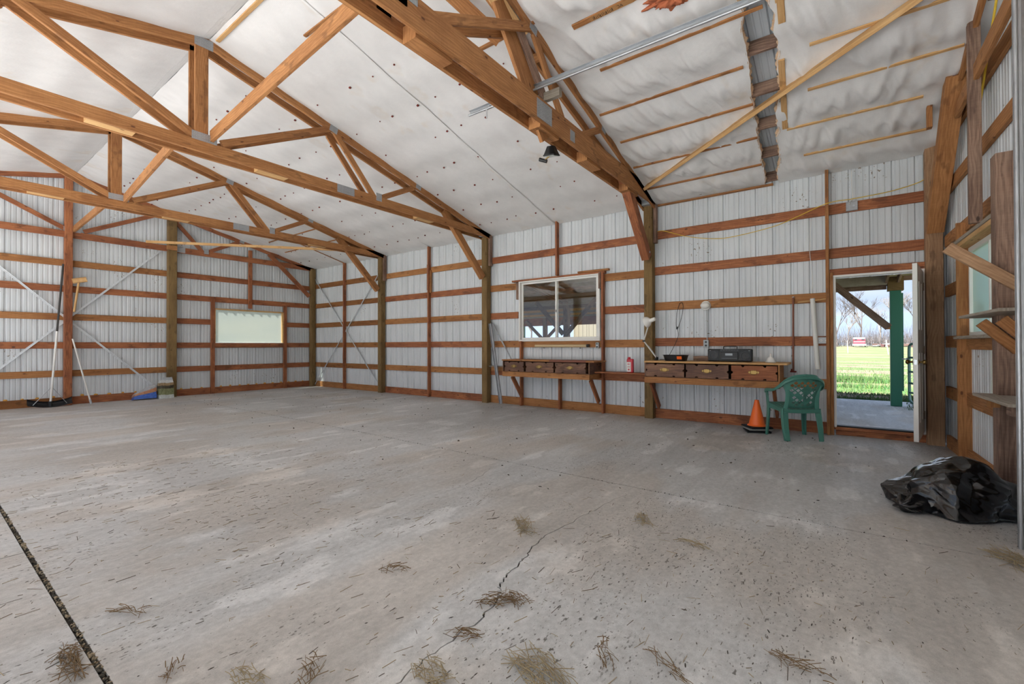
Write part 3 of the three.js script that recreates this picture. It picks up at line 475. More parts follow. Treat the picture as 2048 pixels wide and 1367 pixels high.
{ const t = brace('knee_brace', 'steep orange knee brace above the corner post by the open door', 'brace', V(-0.055, 2.66, 0.16), V(-0.03, 4.0, 1.38), 0.14, 0.16, M.fir, V(0, 1, 0)); bolts(t, V(-0.1, 2.8, 0.33)); bx(t, 'side_block', -0.155, -0.11, 0.98, 1.22, 0.78, 0.86, M.fir); }

// lengthwise braces between the trusses along the ridge
brace('runner_brace', 'runner board on the bottom chords between the middle and nearest trusses', 'brace', V(PX[2] + 0.1, 3.83, 5.47), V(PX[3] - 0.12, 3.89, 5.66), 0.14, 0.04, M.fir, V(0, 1, 0));
brace('runner_brace', 'runner board on the bottom chords between the far and middle trusses', 'brace', V(PX[1] + 0.1, 3.78, 5.47), V(PX[2] - 0.12, 3.8, 5.74), 0.14, 0.04, M.fir, V(0, 1, 0));
brace('runner_brace', 'runner board from the far end wall post to the far truss', 'brace', V(X2 + 0.15, 3.79, 5.53), V(PX[1] - 0.12, 3.8, 5.6), 0.13, 0.04, M.fir, V(0, 1, 0));
brace('diagonal_brace', 'long pale diagonal roof brace crossing the torn insulation', 'brace', V(-3.5, 3.78, 0.66), V(-0.06, 4.25, 2.82), 0.14, 0.045, M.pale, V(0.3, 0.7, -0.6));
{ const t = brace('spreader_board', 'long thin board reaching from the end wall post to the far truss', 'board', V(X2 + 0.2, 3.74, 4.3), V(PX[1] - 0.1, 3.66, 1.15), 0.06, 0.03, M.pale); bx(t, 'end_block', -0.08, 0.0, -0.03, 0.08, -0.62, -0.42, M.fir); }

// galvanised strap bracing
const strap = (label, a, b) => { const t = thing('steel_brace', label, 'strap brace', [a.x, b.y, a.z]); const o = t.position, n = a.clone().sub(o), e = b.clone().sub(o), d = e.clone().sub(n), l = d.length(), g = merge([at(rbox(l, 0.036, 0.004, 0.001, 1), 0, 0, 0), at(rbox(l, 0.004, 0.02, 0.001, 1), 0, 0.017, 0.009)]); const m = add(t, 'angle_bar', g, M.strap); const x = d.normalize(), zx = Math.abs(x.x) > Math.abs(x.z) ? V(0, 0, 1) : V(1, 0, 0), y = zx.clone().cross(x).normalize(); m.quaternion.setFromRotationMatrix(new THREE.Matrix4().makeBasis(x, y, x.clone().cross(y))); m.position.copy(n).add(e).multiplyScalar(0.5); };
strap('galvanised brace falling from upper left behind the roof rake to the feed bags', V(X2 + 0.005, 3.5, 7.22), V(X2 + 0.005, 0.12, 3.93));
strap('galvanised brace rising from the lower left floor edge to the thick end wall post', V(X2 + 0.012, 3.74, 3.84), V(X2 + 0.012, 0.12, 7.23));
strap('galvanised brace on the bench wall falling away from the far corner', V(-14.44, 3.42, 0.006), V(-11.06, 0.06, 0.006));
strap('galvanised brace on the bench wall starting low in the far corner', V(-11.1, 3.28, 0.014), V(-14.36, 0.05, 0.014));

// ---------------------------------------------------------------- windows
function pane(parent, name, g, m) { const p = add(parent, name, g, m); return p; }
{ // sliding aluminium window over the left workbench
  const w = structure('window_1', 'white aluminium sliding window above the left workbench', 'window'); const F = (x0, x1, y0, y1, z0, z1, n = 'window_frame', m = M.white) => { const g = rbox(x1 - x0, y1 - y0, z1 - z0, 0.004, 1); const q = add(w, n, g, m); q.position.set((x0 + x1) / 2, (y0 + y1) / 2, (z0 + z1) / 2); };
  const x0 = -6.455, x1 = -4.605, y0 = 1.335, y1 = 2.598;
  F(x0, x1, y1 - 0.035, y1, -0.05, 0.045); F(x0, x1, y0, y0 + 0.035, -0.05, 0.045); F(x0, x0 + 0.035, y0 + 0.035, y1 - 0.035, -0.05, 0.045); F(x1 - 0.035, x1, y0 + 0.035, y1 - 0.035, -0.05, 0.045);
  const sash = (a, b, z) => { F(a, b, y1 - 0.075, y1 - 0.037, z - 0.012, z + 0.012, 'sash'); F(a, b, y0 + 0.037, y0 + 0.08, z - 0.012, z + 0.012, 'sash'); F(a, a + 0.04, y0 + 0.08, y1 - 0.075, z - 0.012, z + 0.012, 'sash'); F(b - 0.04, b, y0 + 0.08, y1 - 0.075, z - 0.012, z + 0.012, 'sash'); const g = new THREE.BoxGeometry(b - a - 0.06, y1 - y0 - 0.13, 0.003); const q = add(w, 'pane', g, M.glass); q.position.set((a + b) / 2, (y0 + y1) / 2, z); };
  sash(x0 + 0.04, -5.53, -0.02); sash(-5.575, x1 - 0.04, 0.016);
  const l = add(w, 'latch', rbox(0.012, 0.05, 0.015), M.black); l.position.set(-5.552, 1.93, 0.032);
}
{ // foggy fixed window in the far end wall
  const w = structure('window_2', 'foggy fixed window in the far end wall', 'window'); const z0 = 0.985, z1 = 2.785, y0 = 1.34, y1 = 2.25;
  const F = (a, b, c, d) => bx(w, 'window_frame', X2 - 0.035, X2 + 0.055, c, d, a, b, M.pale); F(z0, z1, y1 - 0.02, y1 + 0.015); F(z0 - 0.03, z0 + 0.015, y0, y1); F(z1 - 0.012, z1 + 0.01, y0, y1); const s = rbox(0.08, 0.018, z1 - z0, 0.003, 1); add(w, 'window_sill', s, M.white).position.set(X2 + 0.005, y0 + 0.004, (z0 + z1) / 2);
  const g = new THREE.BoxGeometry(0.004, y1 - y0 - 0.03, z1 - z0 - 0.02); add(w, 'pane', g, M.frost).position.set(X2 - 0.02, (y0 + y1) / 2, (z0 + z1) / 2);
}
{ // green-tinted window in the near end wall
  const w = structure('window_3', 'dusty green tinted window in the near end wall', 'window'); w.position.copy(wallRight.position); w.rotation.copy(wallRight.rotation);
  const F = (y0, y1, s0, s1) => { const g = rbox(0.045, y1 - y0, s1 - s0, 0.004, 1); add(w, 'window_frame', g, M.white).position.set(0.04, (y0 + y1) / 2, (s0 + s1) / 2); };
  F(2.2, 2.25, 1.13, 2.53); F(1.34, 1.375, 1.13, 2.53); F(1.375, 2.2, 1.13, 1.165); F(1.375, 2.2, 2.495, 2.53); F(1.375, 2.2, 1.815, 1.84);
  add(w, 'pane', new THREE.BoxGeometry(0.003, 0.83, 1.34), M.greenGlass).position.set(0.045, 1.787, 1.83);
}
// ---------------------------------------------------------------- door in the bench wall, leaf swung into the room
{
  const d = structure('door_1', 'white exterior door standing open into the barn', 'door');
  const x0 = -1.082, x1 = -0.165, y0 = 0.13, y1 = 2.185;
  bx(d, 'door_jamb', x0, x0 + 0.03, 0.1, y1, -0.075, 0.03, M.white); bx(d, 'door_jamb', x1, x1 + 0.03, 0.1, y1, -0.075, 0.03, M.white); bx(d, 'door_jamb', x0, x1 + 0.03, y1, y1 + 0.03, -0.075, 0.03, M.white);
  bx(d, 'threshold', x0 + 0.03, x1, 0.115, 0.135, -0.09, 0.02, M.black); bx(d, 'sill_board', x0 - 0.02, x1 + 0.03, 0.075, 0.115, -0.07, 0.03, M.red); bx(d, 'sill_board', x0 + 0.02, x1 + 0.03, 0.0, 0.075, -0.05, 0.0, M.red);
  const leaf = new THREE.Group(); leaf.name = 'door_leaf'; leaf.position.set(x1 - 0.005, 0, 0.035); leaf.rotation.y = THREE.MathUtils.degToRad(80.7); d.add(leaf);
  add(leaf, 'leaf_panel', rbox(0.9, y1 - 0.165, 0.044, 0.003, 1), M.whiteGloss).position.set(-0.452, (y1 + 0.135) / 2, 0);
  for (const [a, b, y, h] of [[-0.73, -0.5, 1.7, 0.56], [-0.4, -0.17, 1.7, 0.56], [-0.73, -0.5, 0.75, 0.8], [-0.4, -0.17, 0.75, 0.8]]) for (const s of [-1, 1]) { const g = rbox(b - a, h, 0.008, 0.003, 1); add(leaf, 'raised_panel', g, M.whiteGloss).position.set((a + b) / 2, y, s * 0.023); }
  for (const s of [-1, 1]) { const k = merge([at(lathe([[0, 0.07], [0.018, 0.068], [0.027, 0.055], [0.026, 0.042], [0.012, 0.028], [0.011, 0.008], [0.03, 0.006], [0.03, 0]], 20), 0, 0, 0, s * Math.PI / 2)]); add(leaf, 'door_knob', k, s > 0 ? M.brass : M.brassDark).position.set(-0.84, 1.05, s * 0.022); }
  add(leaf, 'latch_plate', rbox(0.003, 0.06, 0.026, 0.001, 1), M.steel).position.set(-0.9025, 1.05, 0);
  for (const y of [1.98, 1.18, 0.36]) { const g = merge([at(cyl(0.008, 0.008, 0.1, 10), 0, 0, 0), at(rbox(0.05, 0.1, 0.003, 0.001, 1), -0.025, 0, 0.008)]); add(leaf, 'hinge', g, M.brassDark).position.set(0.006, y, 0.018); }
}
// ---------------------------------------------------------------- overhead door (shut, beside the camera) and its tracks
{
  const d = structure('door_2', 'closed white sectional overhead door', 'door'); d.position.copy(wallRight.position); d.rotation.copy(wallRight.rotation);
  for (let k = 0; k < 6; k++) { const h = (GD[2]) / 6, g = rbox(0.04, h - 0.006, GD[1] - GD[0] + 0.06, 0.006, 1); add(d, 'door_section', g, M.white).position.set(0.0, (k + 0.5) * h, (GD[0] + GD[1]) / 2); }
  const prof = (pts) => pts;
  const rail = (a, b, up, m = M.galv) => { const x = b.clone().sub(a), l = x.length(); x.normalize(); const z = x.clone().cross(up).normalize(); const g = merge([at(rbox(l, 0.055, 0.003, 0.001, 1), 0, 0, 0), at(rbox(l, 0.003, 0.03, 0.001, 1), 0, 0.026, 0.014), at(rbox(l, 0.003, 0.03, 0.001, 1), 0, -0.026, 0.014), at(cyl(0.012, 0.012, l, 8), 0, -0.03, 0.026, 0, 0, Math.PI / 2), at(rbox(l, 0.003, 0.045, 0.001, 1), 0, 0.03, -0.022)]); g.applyMatrix4(new THREE.Matrix4().makeBasis(x, up, z)); g.translate((a.x + b.x) / 2, (a.y + b.y) / 2, (a.z + b.z) / 2); return g; };
  const t = thing('door_track', 'galvanised overhead door track running from the end wall through the nearest truss', 'track', [-0.2, 0, 3.63]);
  add(t, 'horizontal_rail', rail(V(-4.36, 4.03, 0.05), V(-0.3, 4.03, 0.0), V(0, 1, 0)), M.galv);
  add(t, 'vertical_rail', rail(V(0.122, 0.0, 0.0), V(0.122, 3.7, 0.0), V(0, 0, -1)), M.galv);
  add(t, 'curved_rail', tube([[0.122, 3.7, 0], [0.08, 3.88, 0], [-0.08, 4.0, 0], [-0.3, 4.03, 0]], 0.02, 16, 8), M.galv);
  add(t, 'splice_bracket', merge([at(rbox(0.12, 0.02, 0.05), -4.1, 4.02, 0.05), at(rbox(0.02, 0.14, 0.004), -4.08, 3.95, 0.08)]), M.galvDull);
  for (const y of [1.2, 2.4]) add(t, 'mounting_bracket', at(rbox(0.14, 0.05, 0.004), 0.22, y, 0.0), M.galvDull);
}
// ---------------------------------------------------------------- workbenches made from old dresser drawers
function bailPull(parent, x, y, z) { // brass plate with a swinging bail
  const s = new THREE.Shape(); const pts = [[0, 0.034], [0.012, 0.026], [0.03, 0.03], [0.038, 0.014], [0.062, 0.018], [0.07, 0.002], [0.058, -0.012], [0.036, -0.01], [0.026, -0.024], [0.008, -0.018], [0, -0.03]]; const full = [...pts, ...pts.slice(1, -1).reverse().map(([a, b]) => [-a, b])]; s.moveTo(...full[0]); full.slice(1).forEach((p) => s.lineTo(...p));
  const g = new THREE.ExtrudeGeometry(s, { depth: 0.003, bevelEnabled: true, bevelSize: 0.0015, bevelThickness: 0.0015, bevelSegments: 1 });
  const bail = tube([[-0.042, 0.004, 0.012], [-0.04, -0.014, 0.018], [-0.015, -0.024, 0.02], [0.015, -0.024, 0.02], [0.04, -0.014, 0.018], [0.042, 0.004, 0.012]], 0.0035, 24, 6);
  const p = add(parent, 'pull', merge([g, bail, at(cyl(0.007, 0.007, 0.014, 10), -0.042, 0.004, 0.008, Math.PI / 2), at(cyl(0.007, 0.007, 0.014, 10), 0.042, 0.004, 0.008, Math.PI / 2)]), M.brass); p.position.set(x, y, z); return p;
}
// drawer front with scalloped bites along its edges
function drawerFront(w, h) {
  const s = new THREE.Shape(), r = 0.022; const X = w / 2, Y = h / 2, bite = (x, y, a0, a1, ccw) => s.absarc(x, y, r, a0, a1, ccw);
  s.moveTo(-X, -Y); s.lineTo(-w * 0.24 - r, -Y); bite(-w * 0.24, -Y, Math.PI, 0, true); s.lineTo(w * 0.24 - r, -Y); bite(w * 0.24, -Y, Math.PI, 0, true); s.lineTo(X, -Y); s.lineTo(X, -r); bite(X, 0, -Math.PI / 2, Math.PI / 2, true); s.lineTo(X, Y); s.lineTo(w * 0.24 + r, Y); bite(w * 0.24, Y, 0, Math.PI, true); s.lineTo(-w * 0.24 + r, Y); bite(-w * 0.24, Y, 0, Math.PI, true); s.lineTo(-X, Y); s.lineTo(-X, r); bite(-X, 0, Math.PI / 2, -Math.PI / 2, true); s.lineTo(-X, -Y);
  const g = new THREE.ExtrudeGeometry(s, { depth: 0.018, bevelEnabled: true, bevelSize: 0.002, bevelThickness: 0.002, bevelSegments: 1, curveSegments: 8 }); const p = g.attributes.position, uv = g.attributes.uv, o = rr(0, 9); for (let i = 0; i < p.count; i++) uv.setXY(i, p.getX(i) + o, p.getY(i) + o * 0.3); return g;
}
function bench(label, x0, x1, zf, top, opts) {
  const t = thing('workbench', label, 'workbench', [(x0 + x1) / 2, 0, 0]); const c = (x0 + x1) / 2, B = (n, a, b, y0, y1, z0, z1, m) => bx(t, n, a - c, b - c, y0, y1, z0, z1, m);
  const yb = opts.yb, yt = top - 0.03;
  B('benchtop', x0 + 0.0, opts.xt ?? x1, top - 0.028, top, 0.005, zf + 0.02, opts.topMat); if (opts.patch) B('benchtop_patch', opts.patch[0], opts.patch[1], top - 0.03, top + 0.004, 0.2, zf + 0.026, M.redWood);
  B('front_rail', x0, x1, yb - 0.095, yb, zf - 0.04, zf, M.fir); B('side_rail', x1 - 0.04, x1, yb - 0.09, yb, 0.0, zf - 0.04, M.fir); B('side_rail', x0, x0 + 0.04, yb - 0.09, yb, 0.0, zf - 0.04, M.fir);
  B('end_panel', x0, x0 + 0.018, yb, yt, 0.01, zf - 0.01, M.drawer); B('end_panel', x1 - 0.018, x1, yb, yt, 0.01, zf - 0.01, opts.endMat ?? M.drawer); B('bottom_panel', x0 + 0.018, x1 - 0.018, yb, yb + 0.012, 0.02, zf - 0.03, M.drawer);
  B('back_shade_panel', x0 + 0.02, x1 - 0.02, yb + 0.012, yt, 0.012, 0.024, M.drawer);
  opts.drawers.forEach(([a, b], i) => {
    const h = yt - yb - 0.03, g = new THREE.Group(); g.name = 'drawer'; g.position.set((a + b) / 2 - c, yb + 0.014 + h / 2, zf - 0.035); t.add(g);
    add(g, 'drawer_front', drawerFront(b - a, h), opts.dm[i]); add(g, 'drawer_box', rbox(b - a - 0.03, h - 0.03, zf - 0.12, 0.004, 1), M.drawer).position.set(0, -0.005, -(zf - 0.12) / 2 - 0.004);
    bailPull(g, 0, 0.004, 0.021);
  });
  for (const x of opts.braces) beam(t, 'strut', V(x - c, yb - 0.1, zf - 0.09), V(x - c, opts.bf ?? 0.2, 0.07), 0.089, 0.038, M.red, V(0, 1, 0));
  return t;
}
bench('long workbench under the sliding window with three dark scalloped drawers', -6.545, -4.6, 0.49, 0.972, { yb: 0.728, xt: -4.5, topMat: M.fir, patch: [-5.42, -4.66], drawers: [[-6.5, -6.03], [-5.98, -5.35], [-5.31, -4.68]], dm: [M.drawer, M.drawer, M.drawer], braces: [-6.36, -4.62] });
bench('long workbench carrying the radio with three scalloped drawers', -3.578, -1.68, 0.55, 0.997, { yb: 0.738, xt: -1.585, topMat: M.pale, drawers: [[-3.56, -2.96], [-2.93, -2.33], [-2.29, -1.71]], dm: [M.drawer, M.drawer, M.red], braces: [-3.5, -1.76], endMat: M.fir });
{ const t = thing('wall_shelf', 'plain board shelf bridging the gap between the workbenches', 'shelf', [-4.1, 0, 0]); bx(t, 'shelf_board', -0.49, 0.5, 0.752, 0.772, 0.0, 0.3, M.red); bx(t, 'cleat', -0.45, 0.34, 0.64, 0.75, 0.01, 0.048, M.red); }
{ const t = thing('wall_shelf', 'short pale board shelf beside the leaning channel', 'shelf', [-6.9, 0, 0]); bx(t, 'shelf_board', -0.32, 0.33, 0.79, 0.812, 0.0, 0.1, M.grey); bx(t, 'cleat', -0.3, 0.3, 0.7, 0.79, 0.01, 0.045, M.fir); }

// ---------------------------------------------------------------- things on and above the right workbench
{ // clamp-on desk lamp
  const t = thing('desk_lamp', 'white swing-arm desk lamp clamped to the workbench by the post', 'lamp', [-3.46, 0.999, 0.33]);
  add(t, 'clamp', merge([at(rbox(0.05, 0.02, 0.06), 0, 0.012, 0), at(rbox(0.05, 0.05, 0.012), 0, 0.03, -0.03), at(cyl(0.01, 0.012, 0.05, 10), 0, 0.04, 0)]), M.black);
  const a = V(0, 0.05, 0), b = V(-0.2, 0.32, 0.02), c = V(-0.11, 0.6, 0.03);
  add(t, 'lower_arm', merge([rod(a.clone().add(V(0, 0, 0.012)), b.clone().add(V(0, 0, 0.012)), 0.007), rod(a.clone().add(V(0, 0, -0.012)), b.clone().add(V(0, 0, -0.012)), 0.007)]), M.white);
  add(t, 'elbow', at(cyl(0.016, 0.016, 0.05, 14), b.x, b.y, b.z, Math.PI / 2), M.black); add(t, 'spring', rod(V(-0.03, 0.1, 0), V(-0.13, 0.24, 0.01), 0.008), M.steel);
  add(t, 'upper_arm', merge([rod(b.clone().add(V(0, 0, 0.012)), c.clone().add(V(0, 0, 0.012)), 0.007), rod(b.clone().add(V(0, 0, -0.012)), c.clone().add(V(0, 0, -0.012)), 0.007)]), M.white);
  const sh = add(t, 'lamp_shade', lathe([[0.094, 0.0], [0.09, 0.02], [0.076, 0.052], [0.05, 0.078], [0.032, 0.09], [0.032, 0.13], [0.03, 0.17], [0.02, 0.178], [0.0, 0.178]], 32), new THREE.MeshStandardMaterial({ color: 0xf0eee8, roughness: 0.35, side: THREE.DoubleSide })); sh.position.set(-0.155, 0.63, 0.05); sh.rotation.set(0.35, 0, -1.25);
  const bulb = new THREE.SphereGeometry(0.03, 16, 12); bulb.translate(0, 0.045, 0); add(sh, 'bulb', bulb, M.white);
}
{ const t = thing('plastic_tray', 'black plastic tray with orange sticker on the workbench', 'tray', [-3.14, 0.998, 0.34]);
  add(t, 'tray_body', gridTray(0.19, 0.13, 0.095), M.black); const s = add(t, 'price_sticker', rbox(0.075, 0.05, 0.002, 0.001, 1), M.orange); s.position.set(0.09, 0.052, 0.128); s.rotation.x = 0.3; }
function gridTray(rx, rz, h) { // oval flared tray with a wall thickness and rim
  const prof = [[0, 0.006], [0.8, 0.006], [0.84, 0.012], [0.97, 0.93], [1.05, 0.95], [1.05, 1.0], [0.95, 1.0], [0.78, 0.09], [0.0, 0.09]];
  return gridGeo(48, prof.length - 1, (u, v) => { const [r, y] = prof[Math.round(v * (prof.length - 1))], a = -u * 2 * Math.PI, c = Math.cos(a), s = Math.sin(a); return [Math.sign(c) * Math.pow(Math.abs(c), 0.6) * rx * r, y * h, Math.sign(s) * Math.pow(Math.abs(s), 0.6) * rz * r]; });
}
{ // boom box
  const t = thing('boom_box', 'black portable cassette radio with folded carry handle', 'radio', [-2.34, 0.999, 0.35], 0.06);
  add(t, 'body', rbox(0.6, 0.185, 0.16, 0.016, 3), M.black); t.children[0].position.set(0, 0.098, 0); const dk = std({ color: 0x24262a, roughness: 0.5 }), rim = std({ color: 0x4a4d52, roughness: 0.4 });
  for (const s of [-1, 1]) { const sp = add(t, 'speaker', rbox(0.145, 0.15, 0.012, 0.01, 2), dk); sp.position.set(s * 0.21, 0.092, 0.08); add(sp, 'speaker_ring', new THREE.TorusGeometry(0.056, 0.005, 8, 32), rim).position.z = 0.007; add(sp, 'speaker_cone', at(lathe([[0.054, 0.0], [0.02, -0.008], [0.0, 0.0]], 28), 0, 0, 0.008, Math.PI / 2), M.black); }
  const dk2 = add(t, 'cassette_deck', rbox(0.24, 0.115, 0.02, 0.008, 2), dk); dk2.position.set(0, 0.09, 0.082); add(dk2, 'cassette_window', rbox(0.1, 0.034, 0.004, 0.002, 1), std({ color: 0x9aa3ad, roughness: 0.15 })).position.set(-0.005, 0.02, 0.011);
  add(dk2, 'tuning_dial', rbox(0.21, 0.018, 0.004, 0.002, 1), rim).position.set(0, -0.04, 0.011); add(t, 'control_strip', rbox(0.24, 0.03, 0.02, 0.004, 2), rim).position.set(0, 0.17, 0.076);
  for (let k = 0; k < 6; k++) add(t, 'key', rbox(0.03, 0.012, 0.012, 0.003, 1), M.black).position.set(-0.09 + k * 0.036, 0.17, 0.089);
  for (const s of [-1, 1]) add(t, 'tweeter', rbox(0.02, 0.03, 0.006, 0.002, 1), M.greyPl).position.set(s * 0.262, 0.155, 0.082);
  add(t, 'handle', sweep([[-0.09, 0.18, -0.02], [-0.09, 0.222, -0.02], [-0.07, 0.23, -0.02], [0.07, 0.23, -0.02], [0.09, 0.222, -0.02], [0.09, 0.18, -0.02]], V(0, 0, 1), 0.022, 0.012, 30, 3), M.black);
}
single('funnel', 'white plastic funnel standing upside down on the workbench', 'funnel', lathe([[0.066, 0], [0.068, 0.012], [0.058, 0.02], [0.04, 0.062], [0.016, 0.082], [0.01, 0.125], [0.006, 0.128], [0.005, 0.12], [0.011, 0.08], [0.034, 0.06], [0.054, 0.018], [0.062, 0.002]], 32), new THREE.MeshStandardMaterial({ color: 0xf1efea, roughness: 0.35, side: THREE.DoubleSide }), [-1.815, 0.998, 0.3]);
{ const t = thing('wood_scrap', 'dark offcut of wood lying behind the tray and radio', 'wood scrap', [-2.8, 0.998, 0.12]); bx(t, 'offcut', -0.12, 0.1, 0, 0.075, -0.05, 0.03, M.dark); bx(t, 'offcut', -0.06, 0.14, 0.0, 0.03, 0.035, 0.075, M.dark); }
{ const t = thing('spray_bottle', 'red and white plastic jug standing on the bridging shelf', 'bottle', [-3.965, 0.7725, 0.18], 0.15);
  add(t, 'jug', (() => { const g = rbox(0.115, 0.24, 0.075, 0.018, 3); g.translate(0, 0.12, 0); return g; })(), M.redPl); add(t, 'cap', at(cyl(0.022, 0.026, 0.03, 18), -0.02, 0.255, 0), M.redPl); add(t, 'paper_label', rbox(0.07, 0.17, 0.003, 0.002, 1), M.white).position.set(-0.018, 0.1, 0.039); add(t, 'print', merge([at(rbox(0.04, 0.014, 0.001, 0.0004, 1), -0.02, 0.15, 0.0415), at(rbox(0.045, 0.006, 0.001, 0.0004, 1), -0.018, 0.11, 0.0415), at(rbox(0.045, 0.006, 0.001, 0.0004, 1), -0.018, 0.095, 0.0415), at(new THREE.CircleGeometry(0.016, 18), -0.018, 0.055, 0.0412)]), M.redPl); }
// wiring on the wall
function outlet(label, x, y, z, w = 0.08, h = 0.125, duplex = 1) {
  const t = thing('outlet_box', label, 'outlet', [x, y, z]); add(t, 'box', rbox(w, h, 0.05, 0.006, 2), M.greyPl).position.z = 0.025;
  for (let k = 0; k < duplex; k++) { const ox = duplex > 1 ? (k - 0.5) * w * 0.5 : 0; for (const s of duplex > 1 ? [0] : [-1, 1]) { const r = add(t, 'receptacle', at(cyl(0.016, 0.016, 0.006, 18), 0, 0, 0, Math.PI / 2), duplex > 1 ? M.white : M.black); r.position.set(ox, s * 0.028, 0.052); if (duplex > 1) add(r, 'slot', rbox(0.005, 0.018, 0.004, 0.001, 1), M.black).position.z = 0.004; } }
  return t;
}
outlet('metal duplex outlet below the round white wall light', -2.75, 1.27, 0.0);
outlet('wide grey double switch box beside the door frame', -1.192, 1.31, 0.0, 0.13, 0.09, 2);
outlet('small outlet under the right corner of the sliding window', -4.66, 1.25, 0.0, 0.06, 0.11);
{ const t = thing('wall_light', 'oval white bulkhead light on the orange girt', 'light fixture', [-2.76, 1.887, 0.0]); add(t, 'base', at(cyl(0.072, 0.078, 0.025, 28), 0, 0, 0.0125, Math.PI / 2), M.white); const g = new THREE.SphereGeometry(0.07, 28, 18); g.scale(1.05, 0.74, 0.8); add(t, 'globe', g, M.whiteGloss).position.z = 0.045; add(t, 'conduit', rod(V(0.015, -0.06, 0.012), V(0.02, -0.55, 0.012), 0.007), M.greyPl); add(t, 'tail_wire', tube([[0.02, 0.05, 0.01], [0.05, 0.075, 0.012], [0.2, 0.085, 0.004]], 0.004, 16, 6), M.greyPl); }
{ const t = thing('power_cord', 'black cord hooked over the girt above the tray', 'cord', [-3.18, 1.0, 0.0]); add(t, 'cable', tube([[0.01, 0.94, 0.02], [0.05, 0.96, 0.02], [0.07, 0.88, 0.02], [0.04, 0.7, 0.02], [-0.01, 0.55, 0.02], [-0.03, 0.53, 0.02], [-0.045, 0.6, 0.02], [-0.03, 0.8, 0.02], [0.01, 0.94, 0.02]], 0.004, 60, 6), M.black); add(t, 'lead', tube([[-0.03, 0.54, 0.02], [-0.01, 0.4, 0.03], [-0.08, 0.2, 0.08], [-0.16, 0.03, 0.16], [-0.25, 0.008, 0.25]], 0.004, 40, 6), M.black); add(t, 'plug', rbox(0.024, 0.045, 0.02, 0.005), M.black).position.set(-0.03, 0.535, 0.022); }
{ const t = thing('hand_tool', 'slim red bar hanging from the girt beside the radio bench', 'bar', [-1.56, 0.84, 0.0]); add(t, 'bar', rod(V(0.0, 0.03, 0.03), V(0.006, 1.1, 0.03), 0.013), M.redWood); add(t, 'foot', merge([at(rbox(0.08, 0.022, 0.03), 0, 0.02, 0.03), at(rbox(0.02, 0.03, 0.03), -0.02, 0.045, 0.03)]), M.rust); add(t, 'hook', rbox(0.03, 0.02, 0.035), M.steel).position.set(0.006, 1.1, 0.022); }
{ const t = thing('plastic_pipe', 'white plastic pipe hung at a slant beside the door', 'pipe', [-1.3, 0.905, 0.0]); const a = V(0.035, 0, 0.05), b = V(-0.02, 1.0, 0.05); add(t, 'pipe', rod(a, b, 0.03, 22), M.pipe); add(t, 'peg', rod(V(-0.2, 0.96, 0.02), V(0.17, 0.985, 0.075), 0.011, 8), M.pale); }
{ const t = thing('paper_tube', 'long tan tube lying along the girt below the sliding window', 'tube', [-5.45, 1.24, 0.04]); const g = cyl(0.028, 0.028, 1.18, 18); g.rotateZ(Math.PI / 2); add(t, 'tube', g, std({ color: 0xcdb48c, roughness: 0.8 })); add(t, 'end_cap', at(cyl(0.03, 0.03, 0.05, 18), 0.6, 0.002, 0, 0, 0, Math.PI / 2), M.black); add(t, 'hook', merge([at(rbox(0.012, 0.07, 0.05), -0.4, -0.02, -0.02), at(rbox(0.012, 0.07, 0.05), 0.42, -0.02, -0.02)]), M.steel); }
{ const t = thing('junction_box', 'square metal junction box on the top girt with wires', 'junction box', [-0.865, 3.14, 0.0]); add(t, 'box', rbox(0.13, 0.12, 0.045, 0.005, 2), M.galvDull).position.z = 0.024; add(t, 'knockout', at(cyl(0.014, 0.014, 0.004, 14), 0.02, 0.0, 0.048, Math.PI / 2), M.steel); add(t, 'wire_stub', tube([[-0.02, 0.02, 0.05], [-0.03, 0.06, 0.07], [0.01, 0.09, 0.05], [0.0, 0.3, 0.012], [0.0, 0.5, 0.012]], 0.005, 30, 6), M.white); }
single('yellow_cable', 'yellow electric cable sagging along the top girt above the right bench', 'cable', tube([[-3.55, 3.2, 0.02], [-3.42, 3.195, 0.02], [-3.0, 3.03, 0.03], [-2.475, 2.934, 0.03], [-1.765, 3.017, 0.03], [-1.158, 3.205, 0.11], [-0.867, 3.222, 0.09], [-0.45, 3.26, 0.03], [-0.141, 3.337, 0.02], [-0.06, 3.5, 0.02], [-0.02, 3.68, 0.02]], 0.0055, 120, 6), M.yellow);
{ const a = W3(-0.02, 3.62, 1.9), b = W3(-0.05, 4.5, 2.75); single('yellow_cable', 'yellow cable dropping past the dark stud on the near end wall', 'cable', tube([[a.x, a.y - 0.2, a.z - 0.2], [a.x, a.y, a.z], [(a.x + b.x) / 2, 4.05, (a.z + b.z) / 2], [b.x, b.y, b.z], [b.x, b.y + 0.2, b.z + 0.1]], 0.009, 40, 6), M.yellow); }
single('thin_cable', 'thin pale cable hanging down the wall right of the radio bench', 'cable', tube([[-1.33, 3.05, 0.01], [-1.35, 2.6, 0.012], [-1.32, 2.2, 0.012], [-1.33, 1.98, 0.02]], 0.004, 30, 6), M.white);

